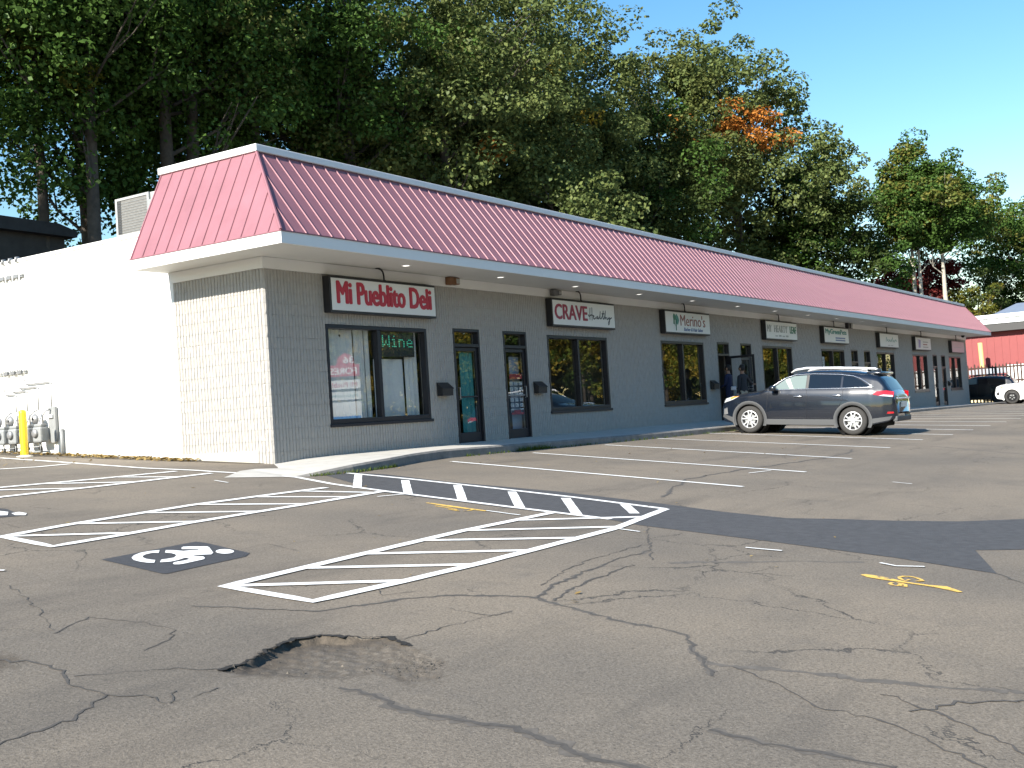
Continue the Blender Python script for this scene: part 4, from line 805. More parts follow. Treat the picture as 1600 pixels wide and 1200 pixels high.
for k, (y, lb) in enumerate(zip((6.22, 6.64, 7.05, 7.46), ML2)):
    z = .80+.0*k
    t = thing('gas_meter', 'grey gas meter with regulator on the white wall, '+lb, 'gas meter', (-.2, y, z), 0, 'gas meters on the white wall')
    b = MB(); b.bbox(-.10, -.14, -.16, .09, .14, .16, M_METER, .04); b.bbox(-.07, -.12, .16, .07, .12, .22, M_METER, .02); b.build('body', t)
    b = MB(); b.lathe([(.085, 0), (.085, .035), (.07, .05), (0, .052)], (-.10, .02, .03), (-1, 0, 0), M_GALV, 14); b.build('index', t, True)
    b = MB(); b.lathe([(.03, -.05), (.10, -.02), (.10, .02), (.03, .05)], (-.02, .13, .32), (-1, 0, 0), M_GALV, 14); b.tube([(-.02, .13, .36), (-.02, .13, .44)], .02, M_GALV, 6); b.build('regulator', t, True)
    b = MB(); b.tube([(0, -.09, .2), (0, -.09, .38), (.02, -.16, .46), (.1, -.19, .50)], .018, M_GALV, 6); b.tube([(0, .10, .2), (0, .12, .28), (-.02, .13, .31)], .02, M_GALV, 6); b.tube([(0, .02, -.16), (0, .02, -.36)], .016, M_METER, 6); b.lathe([(.04, -.02), (.04, .02)], (0, .02, -.27), (1, 0, 0), M_BLACK, 8); b.build('fitting', t, True)
t = thing('gas_manifold', 'dark horizontal gas pipe low on the white wall under the meters', 'pipe', (-.17, 6.24, .46)); b = MB(); b.tube([(0, 0, .06), (0, .0, .0), (0, 2.2, -.02)], .022, M_METER, 7); b.tube([(0, 1.35, 0), (0, 1.35, -.2)], .02, M_METER, 6); b.build('pipe', t, True)
b = MB(); b.tube([(0, 0, .1), (0, 2.2, .09)], .014, M_GALV, 6); b.build('feed', t, True)
t = thing('meter_panel', 'tall grey round ended vent panel right of the gas meters', 'panel', (-.03, 6.0, .62)); b = MB(); pts = [(0, .11*math.cos(a), .10+.10*math.sin(a)) for a in np.linspace(math.pi, 2*math.pi, 9)]+[(0, .11, .72), (0, -.11, .72)]; b.prism(pts, (-.05, 0, 0), M_METER); b.build('plate', t); b = MB(); b.bbox(-.09, -.05, .50, -.05, .12, .57, M_TRIM, .01); b.build('label_box', t)
t = thing('vent_stub', 'short grey pipe stub standing against the white wall', 'pipe', (-.06, 5.74, lz(-.06, 5.74))); b = MB(); b.tube([(0, 0, -.05), (0, 0, .52)], .034, M_METER, 9); b.lathe([(.038, .50), (.038, .53), (0, .535)], (0, 0, 0), (0, 0, 1), M_METER, 9); b.build('pipe', t, True)
t = thing('bollard', 'bright yellow steel guard post in front of the gas meters', 'bollard', (-.78, 5.92, lz(-.78, 5.92)))
b = MB(); b.lathe([(.072, -.1), (.072, .85), (.066, .89), (.04, .915), (0, .92)], (0, 0, 0), (0, 0, 1), M_YELLOW, 18); b.build('post', t, True)
b = MB(); b.lathe([(.16, -.04), (.15, .02), (.08, .035)], (0, 0, 0), (0, 0, 1), M_CONC, 14); b.build('base', t, True)
# roof-top condenser
M_ACP = mat('ac_paint', (.36, .36, .35), .5, noise=(3, .06)); M_ACL = mat('ac_coil', (.15, .145, .135), .6, noise=(14, .25)); M_ACD = mat('ac_slot', (.05, .05, .05), .6)
t = thing('rooftop_unit', 'grey boxy air conditioner on the flat roof behind the mansard', 'air conditioner', (1.0, 3.75, 4.72))
b = MB(); x0, y0, y1 = 0, 0, 1.32; b.bbox(.03, .0, 0, 1.5, 1.32, .80, M_ACP, .012); b.build('casing', t)
b = MB(); b.box(-.004, .33, .06, .03, 1.22, .74, M_ACL); b.build('coil', t)
b = MB()
for y in (.27, 1.25): b.bbox(-.02, y, 0, .028, y+.06, .80, M_ACP, .008)
b.bbox(-.02, .33, .745, .028, 1.25, .80, M_ACP, .008); b.bbox(-.02, .33, 0, .028, 1.25, .055, M_ACP, .008); b.build('frame', t)
for k in range(12): b = MB(); b.box(-.012, .335, .085+k*.054, -.006, 1.245, .092+k*.054, M_METER); b.build('louvre', t)
b = MB(); b.box(.0, 1.14, .06, -.012, 1.24, .74, M_ACD); b.build('slot', t)
b = MB(); b.bbox(-.10, .08, .40, .028, .24, .62, M_METER, .012); b.build('disconnect', t)
b = MB(); b.box(.1, .1, -.58, 1.4, 1.2, -.0, M_ROOFTOP); b.box(0, .2, -.06, .1, 1.2, -.01, M_TRIM); b.build('curb', t)
# leaf litter at the foot of the wall, weeds at the kerb
M_DRY = foliage('dry_leaf', (.22, .15, .06), (.34, .25, .10), .15); M_DIRT = mat('bed_dirt', (.085, .07, .05), .95, noise=(6, .4))
b = MB(); vv = [(-.02, .2), (-.02, 11), (-.55, 11), (-.62, 7), (-.45, 4), (-.30, 2.6), (-.18, .3)]
sheet(b, vv, .006, M_DIRT, .4); structure(b.build('soil_strip')); C.objects['soil_strip']['label'] = 'strip of bare soil along the foot of the white wall'
def scatter(name, label, cat, pts, m, s0, s1, up=.3, n3=True):
    r = np.random.default_rng(len(pts)); P = np.array(pts); n = len(P); th = r.uniform(0, 6.283, n); s = r.uniform(s0, s1, n)
    a = np.stack([np.cos(th), np.sin(th), r.uniform(-up, up, n)], 1)*s[:, None]; c = np.stack([-np.sin(th), np.cos(th), r.uniform(-up, up, n)], 1)*s[:, None]*.6
    V = np.concatenate([P-a, P-c, P+a, P+c]); i = np.arange(n); Q = np.stack([i, i+n, i+2*n, i+3*n], 1)
    return tag(obj(name, np_mesh(name, V, Q, m if isinstance(m, list) else [m])), label, cat, kind='stuff')
r = random.Random(9); pts = []
for _ in range(900):
    y = min(10, 1.8+abs(r.gauss(2.2, 2.4))); x = -.06-abs(r.gauss(0, .17))
    pts.append((x, y, lz(x, y)+.012+r.random()*.035))
for _ in range(60):
    x, y = r.uniform(-2.6, -.4), r.uniform(3, 10); pts.append((x, y, lz(x, y)+.016))
scatter('leaf_litter', 'dry brown leaves drifted along the foot of the white wall', 'leaves', pts, M_DRY, .025, .055, .5)
M_WEED = foliage('weed', (.07, .12, .02), (.14, .17, .04), .3); b = MB()
kx = [k[0] for k in KERB]; ky_ = [k[1] for k in KERB]
for _ in range(520):
    x = r.choice([r.uniform(-1.3, .9), r.uniform(3.5, 8.5), r.uniform(5.4, 6.6), r.uniform(9, 20)]); y = float(np.interp(x, kx, ky_))-.055-abs(r.gauss(0, .03)); z = lz(x, y)
    for q in range(3):
        th = r.uniform(0, 6.28); h = r.uniform(.015, .075)*(1.6 if 5.4 < x < 6.6 else 1); s = .007
        b.add([(x-s*math.sin(th), y+s*math.cos(th), z), (x+s*math.sin(th), y-s*math.cos(th), z), (x+h*.7*math.cos(th), y+h*.5*math.sin(th), z+h)], [(0, 1, 2)], M_WEED)
tag(b.build('weeds'), 'small green weeds growing along the foot of the kerb', 'weeds', kind='stuff')
pts = []
for _ in range(170):
    x = r.uniform(-8, 24); y = r.uniform(-7.5, -2) if x > 0 else r.uniform(-12, -2); pts.append((x, y, lz(x, y)+.012))
for _ in range(26): x, y = r.uniform(17, 19), r.uniform(-2.2, -1.95); pts.append((x, y, lz(x, y)+.02))
scatter('scattered_leaves', 'few dry leaves and scraps scattered on the asphalt', 'leaves', pts, [M_DRY], .012, .035, .25)

# ================================================================ dark building on the bank at the left
M_DKWALL = mat('dark_brick_wall', (.055, .048, .042), .9, noise=(2, .3)); M_DKROOF = mat('dark_shingle', (.04, .04, .042), .9, noise=(3, .3))
t = thing('hillside_house', 'dark flat roofed building among the trees above the white wall', 'building', (0, 22, 0))
b = MB(); b.box(-6, 0, 4, 12.05, 7, 8.35, M_DKWALL); b.build('wall', t)
b = MB(); b.prism([(-6.3, -.35, 8.95), (11.6, -.35, 8.62), (12.35, -.35, 8.40), (12.35, -.35, 8.18), (-6.3, -.35, 8.34)], (0, 7.7, 0), M_DKROOF); b.build('roof', t)

# ================================================================ beyond the far end: red barn-like building, fence, trailer
M_BARN = mat('barn_red', (.25, .058, .058), .65, noise=(.8, .10)); M_BARNT = mat('barn_trim', (.72, .76, .76), .5); M_SLATE = mat('blue_grey_roof', (.16, .20, .27), .6, noise=(2, .1)); M_ORANGE = mat('pale_orange_post', (.72, .42, .18), .6)
t = thing('red_building', 'red metal walled building with white fascia beyond the far end of the shops', 'building', (72, 0, -.55))
b = MB(); b.box(.3, -6.6, -.2, 12, 7, 4.95, M_BARN); b.build('wall', t)
for k in range(27): b = MB(); b.box(.262, -6.5+k*.5, .0, .31, -6.5+k*.5+.05, 4.95, M_BARN); b.build('wall_rib', t)
b = MB(); b.bbox(-.35, -7.0, 5.5, -.30, 7.4, 5.86, M_BARNT, .01); b.bbox(-.45, -7.0, 5.87, -.28, 7.4, 6.15, M_BARNT, .02); b.build('fascia', t)
b = MB(); b.box(-.3, -6.9, 4.96, .31, 7.3, 5.0, M_ACD); b.box(-.29, -6.9, 5.0, 12, 7.3, 5.9, M_ACD); b.build('soffit', t)
b = MB(); b.prism([(1.5, 1.6, 6.1), (4.5, 0, 7.1), (4.5, -4, 7.1), (1.5, -6.2, 6.1)], (9, 0, -.1), M_SLATE); b.box(-.2, -6.8, 5.9, 12, 7, 6.1, M_SLATE); b.build('roof', t)
t = thing('orange_post', 'pale orange leaning pole in front of the red building', 'pole', (70.5, 1.5, -.6)); b = MB(); b.tube([(0, 0, 0), (0, .12, 4.25)], .16, M_ORANGE, 8); b.build('pole', t, True)
# picket fence
M_PICK = mat('dark_picket', (.055, .028, .02), .8, noise=(5, .3))
t = thing('picket_fence', 'tall dark brown picket fence with pointed tops before the red building', 'fence', (63, 0, -.6))
for k in range(62):
    y = 1.9-k*.21; h = 2.62-.05*((k*7) % 3)+(.0 if k % 2 else .04); b = MB()
    b.prism([(0, y-.045, .15), (0, y+.045, .15), (0, y+.045, h-.12), (0, y, h), (0, y-.045, h-.12)], (.03, 0, 0), M_PICK); b.build('picket', t)
for z in (.6, 1.42, 2.30): b = MB(); b.box(.032, -11.2, z, .08, 2, z+.10, M_PICK); b.build('rail', t)
for k in range(6): b = MB(); b.box(.082, 1.8-k*2.4, 0, .18, 1.9-k*2.4, 2.4, M_PICK); b.build('post', t)
# white trailer with grey sloped nose behind the fence
M_TRL = mat('trailer_white', (.78, .78, .76), .4); M_TARP = mat('grey_tarp', (.30, .33, .38), .6); M_PALE = mat('pale_yellow_panel', (.62, .54, .34), .7)
t = thing('cargo_trailer', 'white cargo trailer with grey sloping front behind the picket fence', 'trailer', (66, 0, -.55))
b = MB(); b.bbox(0, -6.5, .55, 2.2, -.75, 2.45, M_TRL, .04); b.build('box', t)
b = MB(); b.prism([(0.02, -.74, 2.40), (.02, 1.6, 2.25), (.02, 1.6, 1.95), (.02, -.74, 1.95)], (2.1, 0, 0), M_TARP); b.build('nose', t)
b = MB(); b.bbox(.3, -6.3, .3, 1.9, 1.4, .54, M_BLACK, .02); b.build('chassis', t)
for y in (-3.6, -4.5): b = MB(); b.lathe([(.12, -.1), (.32, -.1), (.34, 0), (.32, .1), (.12, .1)], (.1, y, .34), (1, 0, 0), M_BLACK, 16); b.build('wheel', t, True)
t = thing('pale_shed', 'low pale yellow boarded wall glimpsed between the pickets', 'wall', (69, 0, -.55)); b = MB(); b.box(0, -6.5, 0, .15, 4, 1.75, M_PALE); b.build('boards', t)

# ================================================================ vehicles
M_TYRE = mat('tyre_rubber', (.035, .034, .033), .85); M_RIM = mat('alloy_rim', (.62, .63, .65), .35, .6); M_RIMB = mat('black_rim', (.02, .02, .022), .35, .3)
M_CAR1 = mat('black_blue_paint', (.006, .009, .016), .22, 0, coat=1.0); M_CAR2 = mat('white_car_paint', (.78, .78, .78), .3, coat=.6); M_CAR3 = mat('blue_grey_paint', (.25, .34, .45), .3, coat=.6); M_CAR4 = mat('black_car_paint', (.004, .004, .005), .25, coat=1)
M_CLAD = mat('grey_cladding', (.075, .078, .082), .6); M_CHROME = mat('chrome', (.75, .76, .78), .16, .95); M_RAIL = mat('silver_rail', (.80, .81, .82), .3, .35)
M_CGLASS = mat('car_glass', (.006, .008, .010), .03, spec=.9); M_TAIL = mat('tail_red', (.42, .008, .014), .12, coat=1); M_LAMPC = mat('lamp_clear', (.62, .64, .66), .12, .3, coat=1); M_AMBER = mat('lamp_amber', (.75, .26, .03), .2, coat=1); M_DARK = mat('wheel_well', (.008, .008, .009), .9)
M_CABIN = mat('cabin_light', (.16, .20, .19), .1, spec=.8); M_SEAT = mat('cabin_pillar', (.34, .36, .33), .5)
SORENTO = dict(L=4.76, wb=2.785, fo=.91, wr=.365, rim=.245, top=[(0, .62), (.02, .78), (.08, .90), (.25, 1.0), (.6, 1.075), (1.0, 1.13), (1.22, 1.175), (1.6, 1.39), (1.95, 1.565), (2.2, 1.64), (2.6, 1.685), (3.1, 1.69), (3.6, 1.665), (4.0, 1.62), (4.28, 1.56), (4.42, 1.42), (4.58, 1.19), (4.68, 1.06), (4.73, .9), (4.76, .60)],
  bot=[(0, .46), (.12, .30), (.5, .24), (4.1, .26), (4.55, .36), (4.76, .48)], wp=[(0, .56), (.06, .69), (.2, .81), (.45, .895), (.85, .935), (1.5, .945), (3.6, .945), (4.15, .925), (4.45, .87), (4.65, .78), (4.72, .72), (4.76, .60)], belt=1.10, tum=(1.65, .70))
JEEP = dict(SORENTO, L=4.82, wb=2.91, fo=.92, wr=.38, rim=.27, top=[(0, .66), (.02, .86), (.08, 1.0), (.3, 1.08), (.7, 1.13), (1.2, 1.17), (1.4, 1.22), (1.75, 1.46), (2.05, 1.66), (2.3, 1.74), (2.8, 1.77), (3.6, 1.75), (4.2, 1.70), (4.45, 1.6), (4.6, 1.3), (4.72, 1.1), (4.79, .9), (4.82, .62)], wp=[(0, .66), (.06, .78), (.2, .87), (.45, .93), (.85, .95), (1.5, .955), (3.6, .955), (4.2, .94), (4.5, .90), (4.7, .84), (4.78, .78), (4.82, .66)])
class Car:
    def __init__(s, P, paint, name, label, loc, rz, rimmat, slope=0, group=None, clad=M_CLAD, chrome=True, tilt=0):
        s.P = P; s.root = thing(name, label, 'car', loc, rz, group); s.root.rotation_euler = (0, slope, rz); s.paint = paint
        s.body(); s.details(rimmat, clad, chrome)
    def itp(s, k, x): a = s.P[k]; return float(np.interp(x, [q[0] for q in a], [q[1] for q in a]))
    def w(s, x, z):
        wp = s.itp('wp', x); b, (zt, ft) = s.P['belt'], s.P['tum']
        f = float(np.interp(z, [.2, .35, .5, .62, .8, .92, b, zt], [.955, .975, .99, 1.0, .998, .985, .955, ft])); return wp*f
    def shoulder(s, x): t, b = s.itp('top', x), s.itp('bot', x); rr = min(.11, (t-b)*.3); return t-rr, rr
    def top_z(s, x, y):
        zs, rr = s.shoulder(x); q = min(1, abs(y)/max(.05, s.w(x, zs))); return zs+rr*float(np.interp(q, [0, .4, .75, .93, 1], [1, .96, .8, .46, 0]))
    def body(s):
        P = s.P; xs = np.unique(np.concatenate([np.linspace(0, .3, 9), np.arange(.3, P['L']-.3, .045), np.linspace(P['L']-.3, P['L'], 10)])); rows = []
        for x in xs:
            zs, rr = s.shoulder(x); zb = s.itp('bot', x); lev = list(np.linspace(zb, zs, 17)); pts = [(s.w(x, z), z) for z in lev]
            ws = s.w(x, zs); pts += [(ws*a, zs+rr*h) for a, h in ((.93, .46), (.75, .8), (.4, .96), (0, 1))]; rows.append(pts)
        n = len(rows[0]); V = []; F = []
        for sgn in (-1, 1):
            o = len(V); V += [(x, sgn*y, z) for x, r_ in zip(xs, rows) for y, z in r_]
            for i in range(len(xs)-1):
                for j in range(n-1):
                    xm = (xs[i]+xs[i+1])/2; zm = (rows[i][j][1]+rows[i+1][j+1][1])/2
                    if j < 16 and min(math.hypot(xm-wx, zm-P['wr']) for wx in (P['fo'], P['fo']+P['wb'])) < P['wr']+.075: continue
                    q = (o+i*n+j, o+(i+1)*n+j, o+(i+1)*n+j+1, o+i*n+j+1); F.append(q if sgn < 0 else q[::-1])
        for i in (0, len(xs)-1):                                   # nose and tail faces
            o2 = len(xs)*n
            for j in range(n-1): F.append((i*n+j, i*n+j+1, o2+i*n+j+1, o2+i*n+j) if i else (i*n+j, o2+i*n+j, o2+i*n+j+1, i*n+j+1))
        b = MB(); b.add(V, F, s.paint); o = b.build('body', s.root, True); s.bodyo = o
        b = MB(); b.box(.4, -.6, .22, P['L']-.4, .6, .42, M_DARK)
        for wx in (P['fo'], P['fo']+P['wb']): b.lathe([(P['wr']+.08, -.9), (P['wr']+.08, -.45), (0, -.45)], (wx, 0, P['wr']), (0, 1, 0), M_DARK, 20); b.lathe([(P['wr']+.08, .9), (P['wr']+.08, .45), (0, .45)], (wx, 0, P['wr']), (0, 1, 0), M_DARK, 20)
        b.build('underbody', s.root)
    def side(s, name, poly, off, m, parent=None, both=True, sub=3):
        for sg in ((-1, 1) if both else (-1,)):
            bm = bmesh.new(); vs = [bm.verts.new((x, 0, z)) for x, z in poly]; es = [bm.edges.new((vs[i], vs[(i+1) % len(vs)])) for i in range(len(vs))]
            bmesh.ops.triangle_fill(bm, edges=es, use_beauty=True, normal=(0, -1, 0))
            for _ in range(sub):
                e = [e for e in bm.edges if e.calc_length() > .14]
                if e: bmesh.ops.subdivide_edges(bm, edges=e, cuts=1); bmesh.ops.triangulate(bm, faces=bm.faces[:])
            bm.verts.index_update(); b = MB(); fs = []
            for f in bm.faces:
                ii = [v.index for v in f.verts]; ny = f.normal.y
                fs.append(ii if (ny < 0) == (sg < 0) else ii[::-1])
            b.add([(v.co.x, sg*(s.w(v.co.x, v.co.z)+off), v.co.z) for v in bm.verts], fs, m); bm.free(); b.build(name, parent or s.root, True)
    def tubeline(s, name, pts, r, m, off=.006, both=True):
        for sg in ((-1, 1) if both else (-1,)):
            b = MB(); pp = resample(pts, .12); b.tube([(x, sg*(s.w(x, z)+off), z) for x, z in pp], r, m, 5); b.build(name, s.root, True)
    def topp(s, name, x0, x1, y0, y1, off, m, n=8):
        b = MB(); V = []
        for i in range(n+1):
            x = x0+(x1-x0)*i/n; yw = y0+(y1-y0)*i/n
            for j in range(n+1): y = -yw+2*yw*j/n; V.append((x, y, s.top_z(x, y)+off))
        b.add(V, [(i*(n+1)+j, (i+1)*(n+1)+j, (i+1)*(n+1)+j+1, i*(n+1)+j+1) for i in range(n) for j in range(n)], m); b.build(name, s.root, True)
    def details(s, rimmat, clad, chrome):
        P = s.P; Lc = P['L']; wr = P['wr']; ws = (P['fo'], P['fo']+P['wb']); T = P['top']; roof = max(z for _, z in T)
        dz = roof-1.69; dx = Lc-4.76
        # wheel arches and sills
        for wx in ws:
            for sg in (-1, 1):
                b = MB(); V = []; k = 18
                for i in range(k+1):
                    a = math.pi*(-.13+1.26*i/k)
                    for rr in (wr+.045, wr+.135): x, z = wx+rr*math.cos(a), wr+rr*math.sin(a); z = max(z, .2); V.append((x, sg*(s.w(min(max(x, 0), Lc), z)+.016), z))
                F = [(2*i, 2*i+1, 2*i+3, 2*i+2) for i in range(k)]
                V2 = [(x, y-sg*.07, z) for x, y, z in V[::2]]; o = len(V); V += V2; F += [(2*i, 2*i+2, o+i+1, o+i) for i in range(k)]
                b.add(V, F, clad); b.build('arch_trim', s.root, True)
        s.side('sill', [(ws[0]+wr+.10, .24), (ws[1]-wr-.10, .25), (ws[1]-wr-.13, .40), (ws[0]+wr+.13, .385)], .014, clad)
        s.side('bumper_trim', [(ws[1]+wr+.09, .30), (Lc-.16, .40), (Lc-.10, .50), (ws[1]+wr+.13, .43)], .012, clad)
        s.side('bumper_trim', [(.06, .42), (ws[0]-wr-.1, .27), (ws[0]-wr-.13, .42), (.1, .5)], .01, clad)
        # glass, tied to the roof line
        g = .045
        fr = [(1.50+dx*.5, 1.165), (2.44, 1.20), (2.44, 1.545+dz), (2.1+dx*.5, 1.525+dz), (1.86+dx*.5, 1.435+dz)]
        re = [(2.52, 1.20), (3.36, 1.22), (3.36, 1.535+dz), (2.9, 1.552+dz), (2.52, 1.548+dz)]
        qu = [(3.41, 1.225), (4.12, 1.25), (3.86, 1.42+dz), (3.68, 1.495+dz), (3.41, 1.532+dz)]
        s.side('side_window', fr, .004, M_CABIN); s.side('side_window', re, .004, M_CGLASS); s.side('side_window', qu, .004, M_CGLASS)
        s.side('door_pillar', [(2.445, 1.2), (2.515, 1.2), (2.515, 1.55+dz), (2.445, 1.55+dz)], .003, M_BLACK)
        if chrome:
            s.side('seat_back', [(2.02, 1.19), (2.12, 1.19), (1.98, 1.47), (1.86, 1.43)], .0045, M_SEAT, both=False)
        s.tubeline('window_trim', [(1.35, 1.15), (2.4, 1.185), (3.4, 1.205), (4.2, 1.238), (4.0, 1.37+dz), (3.84, 1.46+dz), (3.66, 1.525+dz), (3.3, 1.567+dz), (2.6, 1.583+dz), (2.12, 1.558+dz), (1.84, 1.462+dz), (1.40, 1.16)] if chrome else [(1.4, 1.15), (4.1, 1.22)], .011 if chrome else .006, M_CHROME if chrome else M_BLACK)
        s.topp('windscreen', 1.28+dx, 2.08+dx, .70, .58, .006, M_CGLASS)
        s.topp('rear_window', Lc-.40, Lc-.16, .56, .60, .006, M_CGLASS)
        # spoiler, rails, mirrors
        b = MB(); b.bbox(Lc-.80, -.58, roof-.135, Lc-.42, .58, roof-.06, s.paint, .03); b.build('spoiler', s.root, True)
        for sg in (-1, 1):
            b = MB(); b.tube([(1.98, sg*.62, roof-.075), (2.1, sg*.62, roof+.0), (2.4, sg*.625, roof+.045), (3.3, sg*.625, roof+.045), (3.85, sg*.62, roof+.02), (4.0, sg*.62, roof-.03)], [.02, .03, .032, .032, .03, .02], M_RAIL if chrome else s.paint, 8); b.build('roof_rail', s.root, True)
            b = MB(); b.bbox(1.52, -.10, 1.13, 1.70, .10, 1.27, s.paint, .05); o = b.build('mirror', s.root, True); o.location = (0, sg*1.04, 0)
            b = MB(); b.tube([(1.6, -sg*.10, 1.15), (1.58, -sg*.03, 1.16)], .03, M_BLACK, 6); b.build('mirror_stalk', o, True)
        b = MB(); b.prism([(3.95, -.012, roof-.03), (4.2, -.012, roof-.06), (4.16, -.012, roof+.03)], (0, .024, 0), s.paint); b.build('antenna', s.root)
        # doors: seams, handles
        for pts in ([(1.42, .42), (1.40, .8), (1.44, 1.12)], [(2.48, .42), (2.48, 1.18)], [(3.32, .42), (3.28, .62), (3.42, .9), (3.44, 1.2)], [(1.42, .43), (3.2, .43)]): s.tubeline('door_seam', pts, .004, M_BLACK, .001)
        for x in (2.25, 3.28):
            for sg in (-1, 1):
                b = MB(); z = .99+.03*(x > 3); b.bbox(x-.11, -.018, z-.016, x+.11, .018, z+.016, M_CHROME if chrome else s.paint, .012); o = b.build('door_handle', s.root, True); o.location = (0, sg*(s.w(x, z)+.02), 0)
        # lamps
        s.side('headlight', [(.12, .80), (.44, .90), (.60, .985), (.44, .985), (.2, .92)], .008, M_LAMPC)
        s.side('indicator', [(.36, .90), (.50, .955), (.62, .995), (.48, .985), (.34, .945)], .012, M_AMBER)
        s.side('fog_surround', [(.10, .48), (.26, .5), (.24, .68), (.12, .64)], .008, M_GALV if chrome else M_BLACK)
        s.side('tail_light', [(Lc-.56, 1.045), (Lc-.30, 1.0), (Lc-.08, .985), (Lc-.07, 1.12), (Lc-.25, 1.15), (Lc-.47, 1.13)], .012, M_TAIL)
        s.side('tail_light_lens', [(Lc-.42, 1.02), (Lc-.1, .985), (Lc-.09, 1.03), (Lc-.3, 1.045)], .016, M_LAMPC)
        s.side('reflector', [(Lc-.22, .56), (Lc-.07, .57), (Lc-.07, .61), (Lc-.2, .61)], .012, M_TAIL)
        b = MB(); b.bbox(Lc-.02, -.26, .72, Lc+.012, .26, .86, M_TRIM, .005); b.build('number_plate', s.root)
        b = MB(); b.bbox(Lc-.045, -.62, .93, Lc-.0, .62, .97, M_CHROME if chrome else s.paint, .01); b.build('tailgate_trim', s.root)
        b = MB(); b.bbox(-.02, -.45, .68, .05, .45, .86, M_BLACK, .02); b.build('grille', s.root)
        b = MB(); b.bbox(Lc-.12, -.70, .36, Lc+.01, .70, .50, clad, .03); b.build('rear_bumper', s.root)
        # wheels
        for wx in ws:
            for sg in (-1, 1):
                b = MB(); b.lathe([(P['rim']-.005, -.1), (wr-.05, -.11), (wr-.012, -.09), (wr, -.06), (wr, .06), (wr-.012, .09), (wr-.05, .11), (P['rim']-.005, .1)], (0, 0, 0), (0, 1, 0), M_TYRE, 28)
                t = b.build('wheel', s.root, True, (wx, sg*(s.w(wx, .5)-.115), wr))
                ri = P['rim']; b = MB(); b.lathe([(ri, .03), (ri, .096), (ri-.02, .100), (ri-.03, .08), (ri-.03, .03)], (0, 0, 0), (0, sg, 0), rimmat, 28)
                b.lathe([(.06, .05), (.06, .085), (.04, .092), (0, .093)], (0, 0, 0), (0, sg, 0), rimmat, 14)
                for k in range(5):
                    for da in (-.25, .25):
                        a = 2*math.pi*k/5+.3; i0 = Vector((math.cos(a)*.04, 0, math.sin(a)*.04)); i1 = Vector((math.cos(a+da)*(ri-.02), 0, math.sin(a+da)*(ri-.02))); d = Vector((-math.sin(a+da), 0, math.cos(a+da)))
                        h0, h1 = .013, .020; y0, y1 = sg*.086, sg*.082
                        vv = [i0-d*h0, i0+d*h0, i1+d*h1, i1-d*h1]; b.add([(p.x, y0 if q < 2 else y1, p.z) for q, p in enumerate(vv)]+[(p.x, y0-sg*.03 if q < 2 else y1-sg*.03, p.z) for q, p in enumerate(vv)], [(0, 1, 2, 3), (0, 4, 5, 1), (1, 5, 6, 2), (2, 6, 7, 3), (3, 7, 4, 0)], rimmat)
                b.build('rim', t)
                b = MB(); b.lathe([(ri-.01, .045), (0, .045)], (0, 0, 0), (0, sg, 0), M_DARK, 20); b.lathe([(.15, .05), (.02, .052)], (0, 0, 0), (0, sg, 0), M_METER, 16); b.build('brake_disc', t)
def car_at(P, paint, name, label, x_side, y_front_wheel, rimmat, **k):
    """parked nose towards the shops; x_side is the x of the near (left) wheel face"""
    cx = x_side+.93; yf = y_front_wheel; yr = yf-P['wb']; zf, zr = lz(x_side+.1, yf), lz(x_side+.1, yr)
    sl = math.atan2(zf-zr, P['wb'])
    return Car(P, paint, name, label, (cx, yf+P['fo'], zf+P['fo']*math.tan(sl)+.012), R(-90), rimmat, slope=sl, **k)
car_at(SORENTO, M_CAR1, 'parked_car', 'black sport utility car with silver roof rails parked nose to the kerb', 15.08, -2.74, M_RIM)
car_at(JEEP, M_CAR2, 'parked_car', 'bright white sport utility car with black wheels at the right edge', 55.0, -2.75, M_RIMB, clad=M_CAR2, chrome=False)
car_at(SORENTO, M_CAR4, 'parked_car', 'black car in the shade past the far end of the shops', 60.0, 1.6, M_RIMB, clad=M_BLACK, chrome=False)
car_at(SORENTO, M_CAR3, 'parked_car', 'pale blue grey car across the lot mirrored in the shop glass', 31.3, -10.4, M_RIM, chrome=False)

# ================================================================ people in the open doorway
def person(name, label, joints, edges, root, loc, rz, mats, parts):
    t = thing(name, label, 'person', loc, rz)
    me = bpy.data.meshes.new('body'); me.from_pydata([j[:3] for j in joints], edges, [])
    o = obj('body', me, t); me.materials.append(mats)
    sk = o.modifiers.new('skin', 'SKIN'); sk.use_smooth_shade = True
    for i, j in enumerate(joints): v = me.skin_vertices[0].data[i]; v.radius = (j[3], j[4] if len(j) > 4 else j[3]); v.use_root = (i == root)
    o.modifiers.new('sub', 'SUBSURF').levels = 2; o.modifiers['sub'].render_levels = 2
    dg = bpy.context.evaluated_depsgraph_get(); m2 = bpy.data.meshes.new_from_object(o.evaluated_get(dg)); o.modifiers.clear(); o.data = m2
    return t, m2
M_SKIN = mat('skin', (.30, .17, .11), .6); M_NAVY = mat('navy_cloth', (.010, .016, .055), .85); M_DKCLOTH = mat('dark_cloth', (.02, .022, .028), .9); M_HAIR = mat('dark_hair', (.012, .009, .008), .7); M_BAG = mat('white_bag', (.62, .64, .70), .6); M_SHOE = mat('shoe', (.02, .02, .02), .6); M_BEIGE = mat('beige_cloth', (.35, .31, .24), .8)
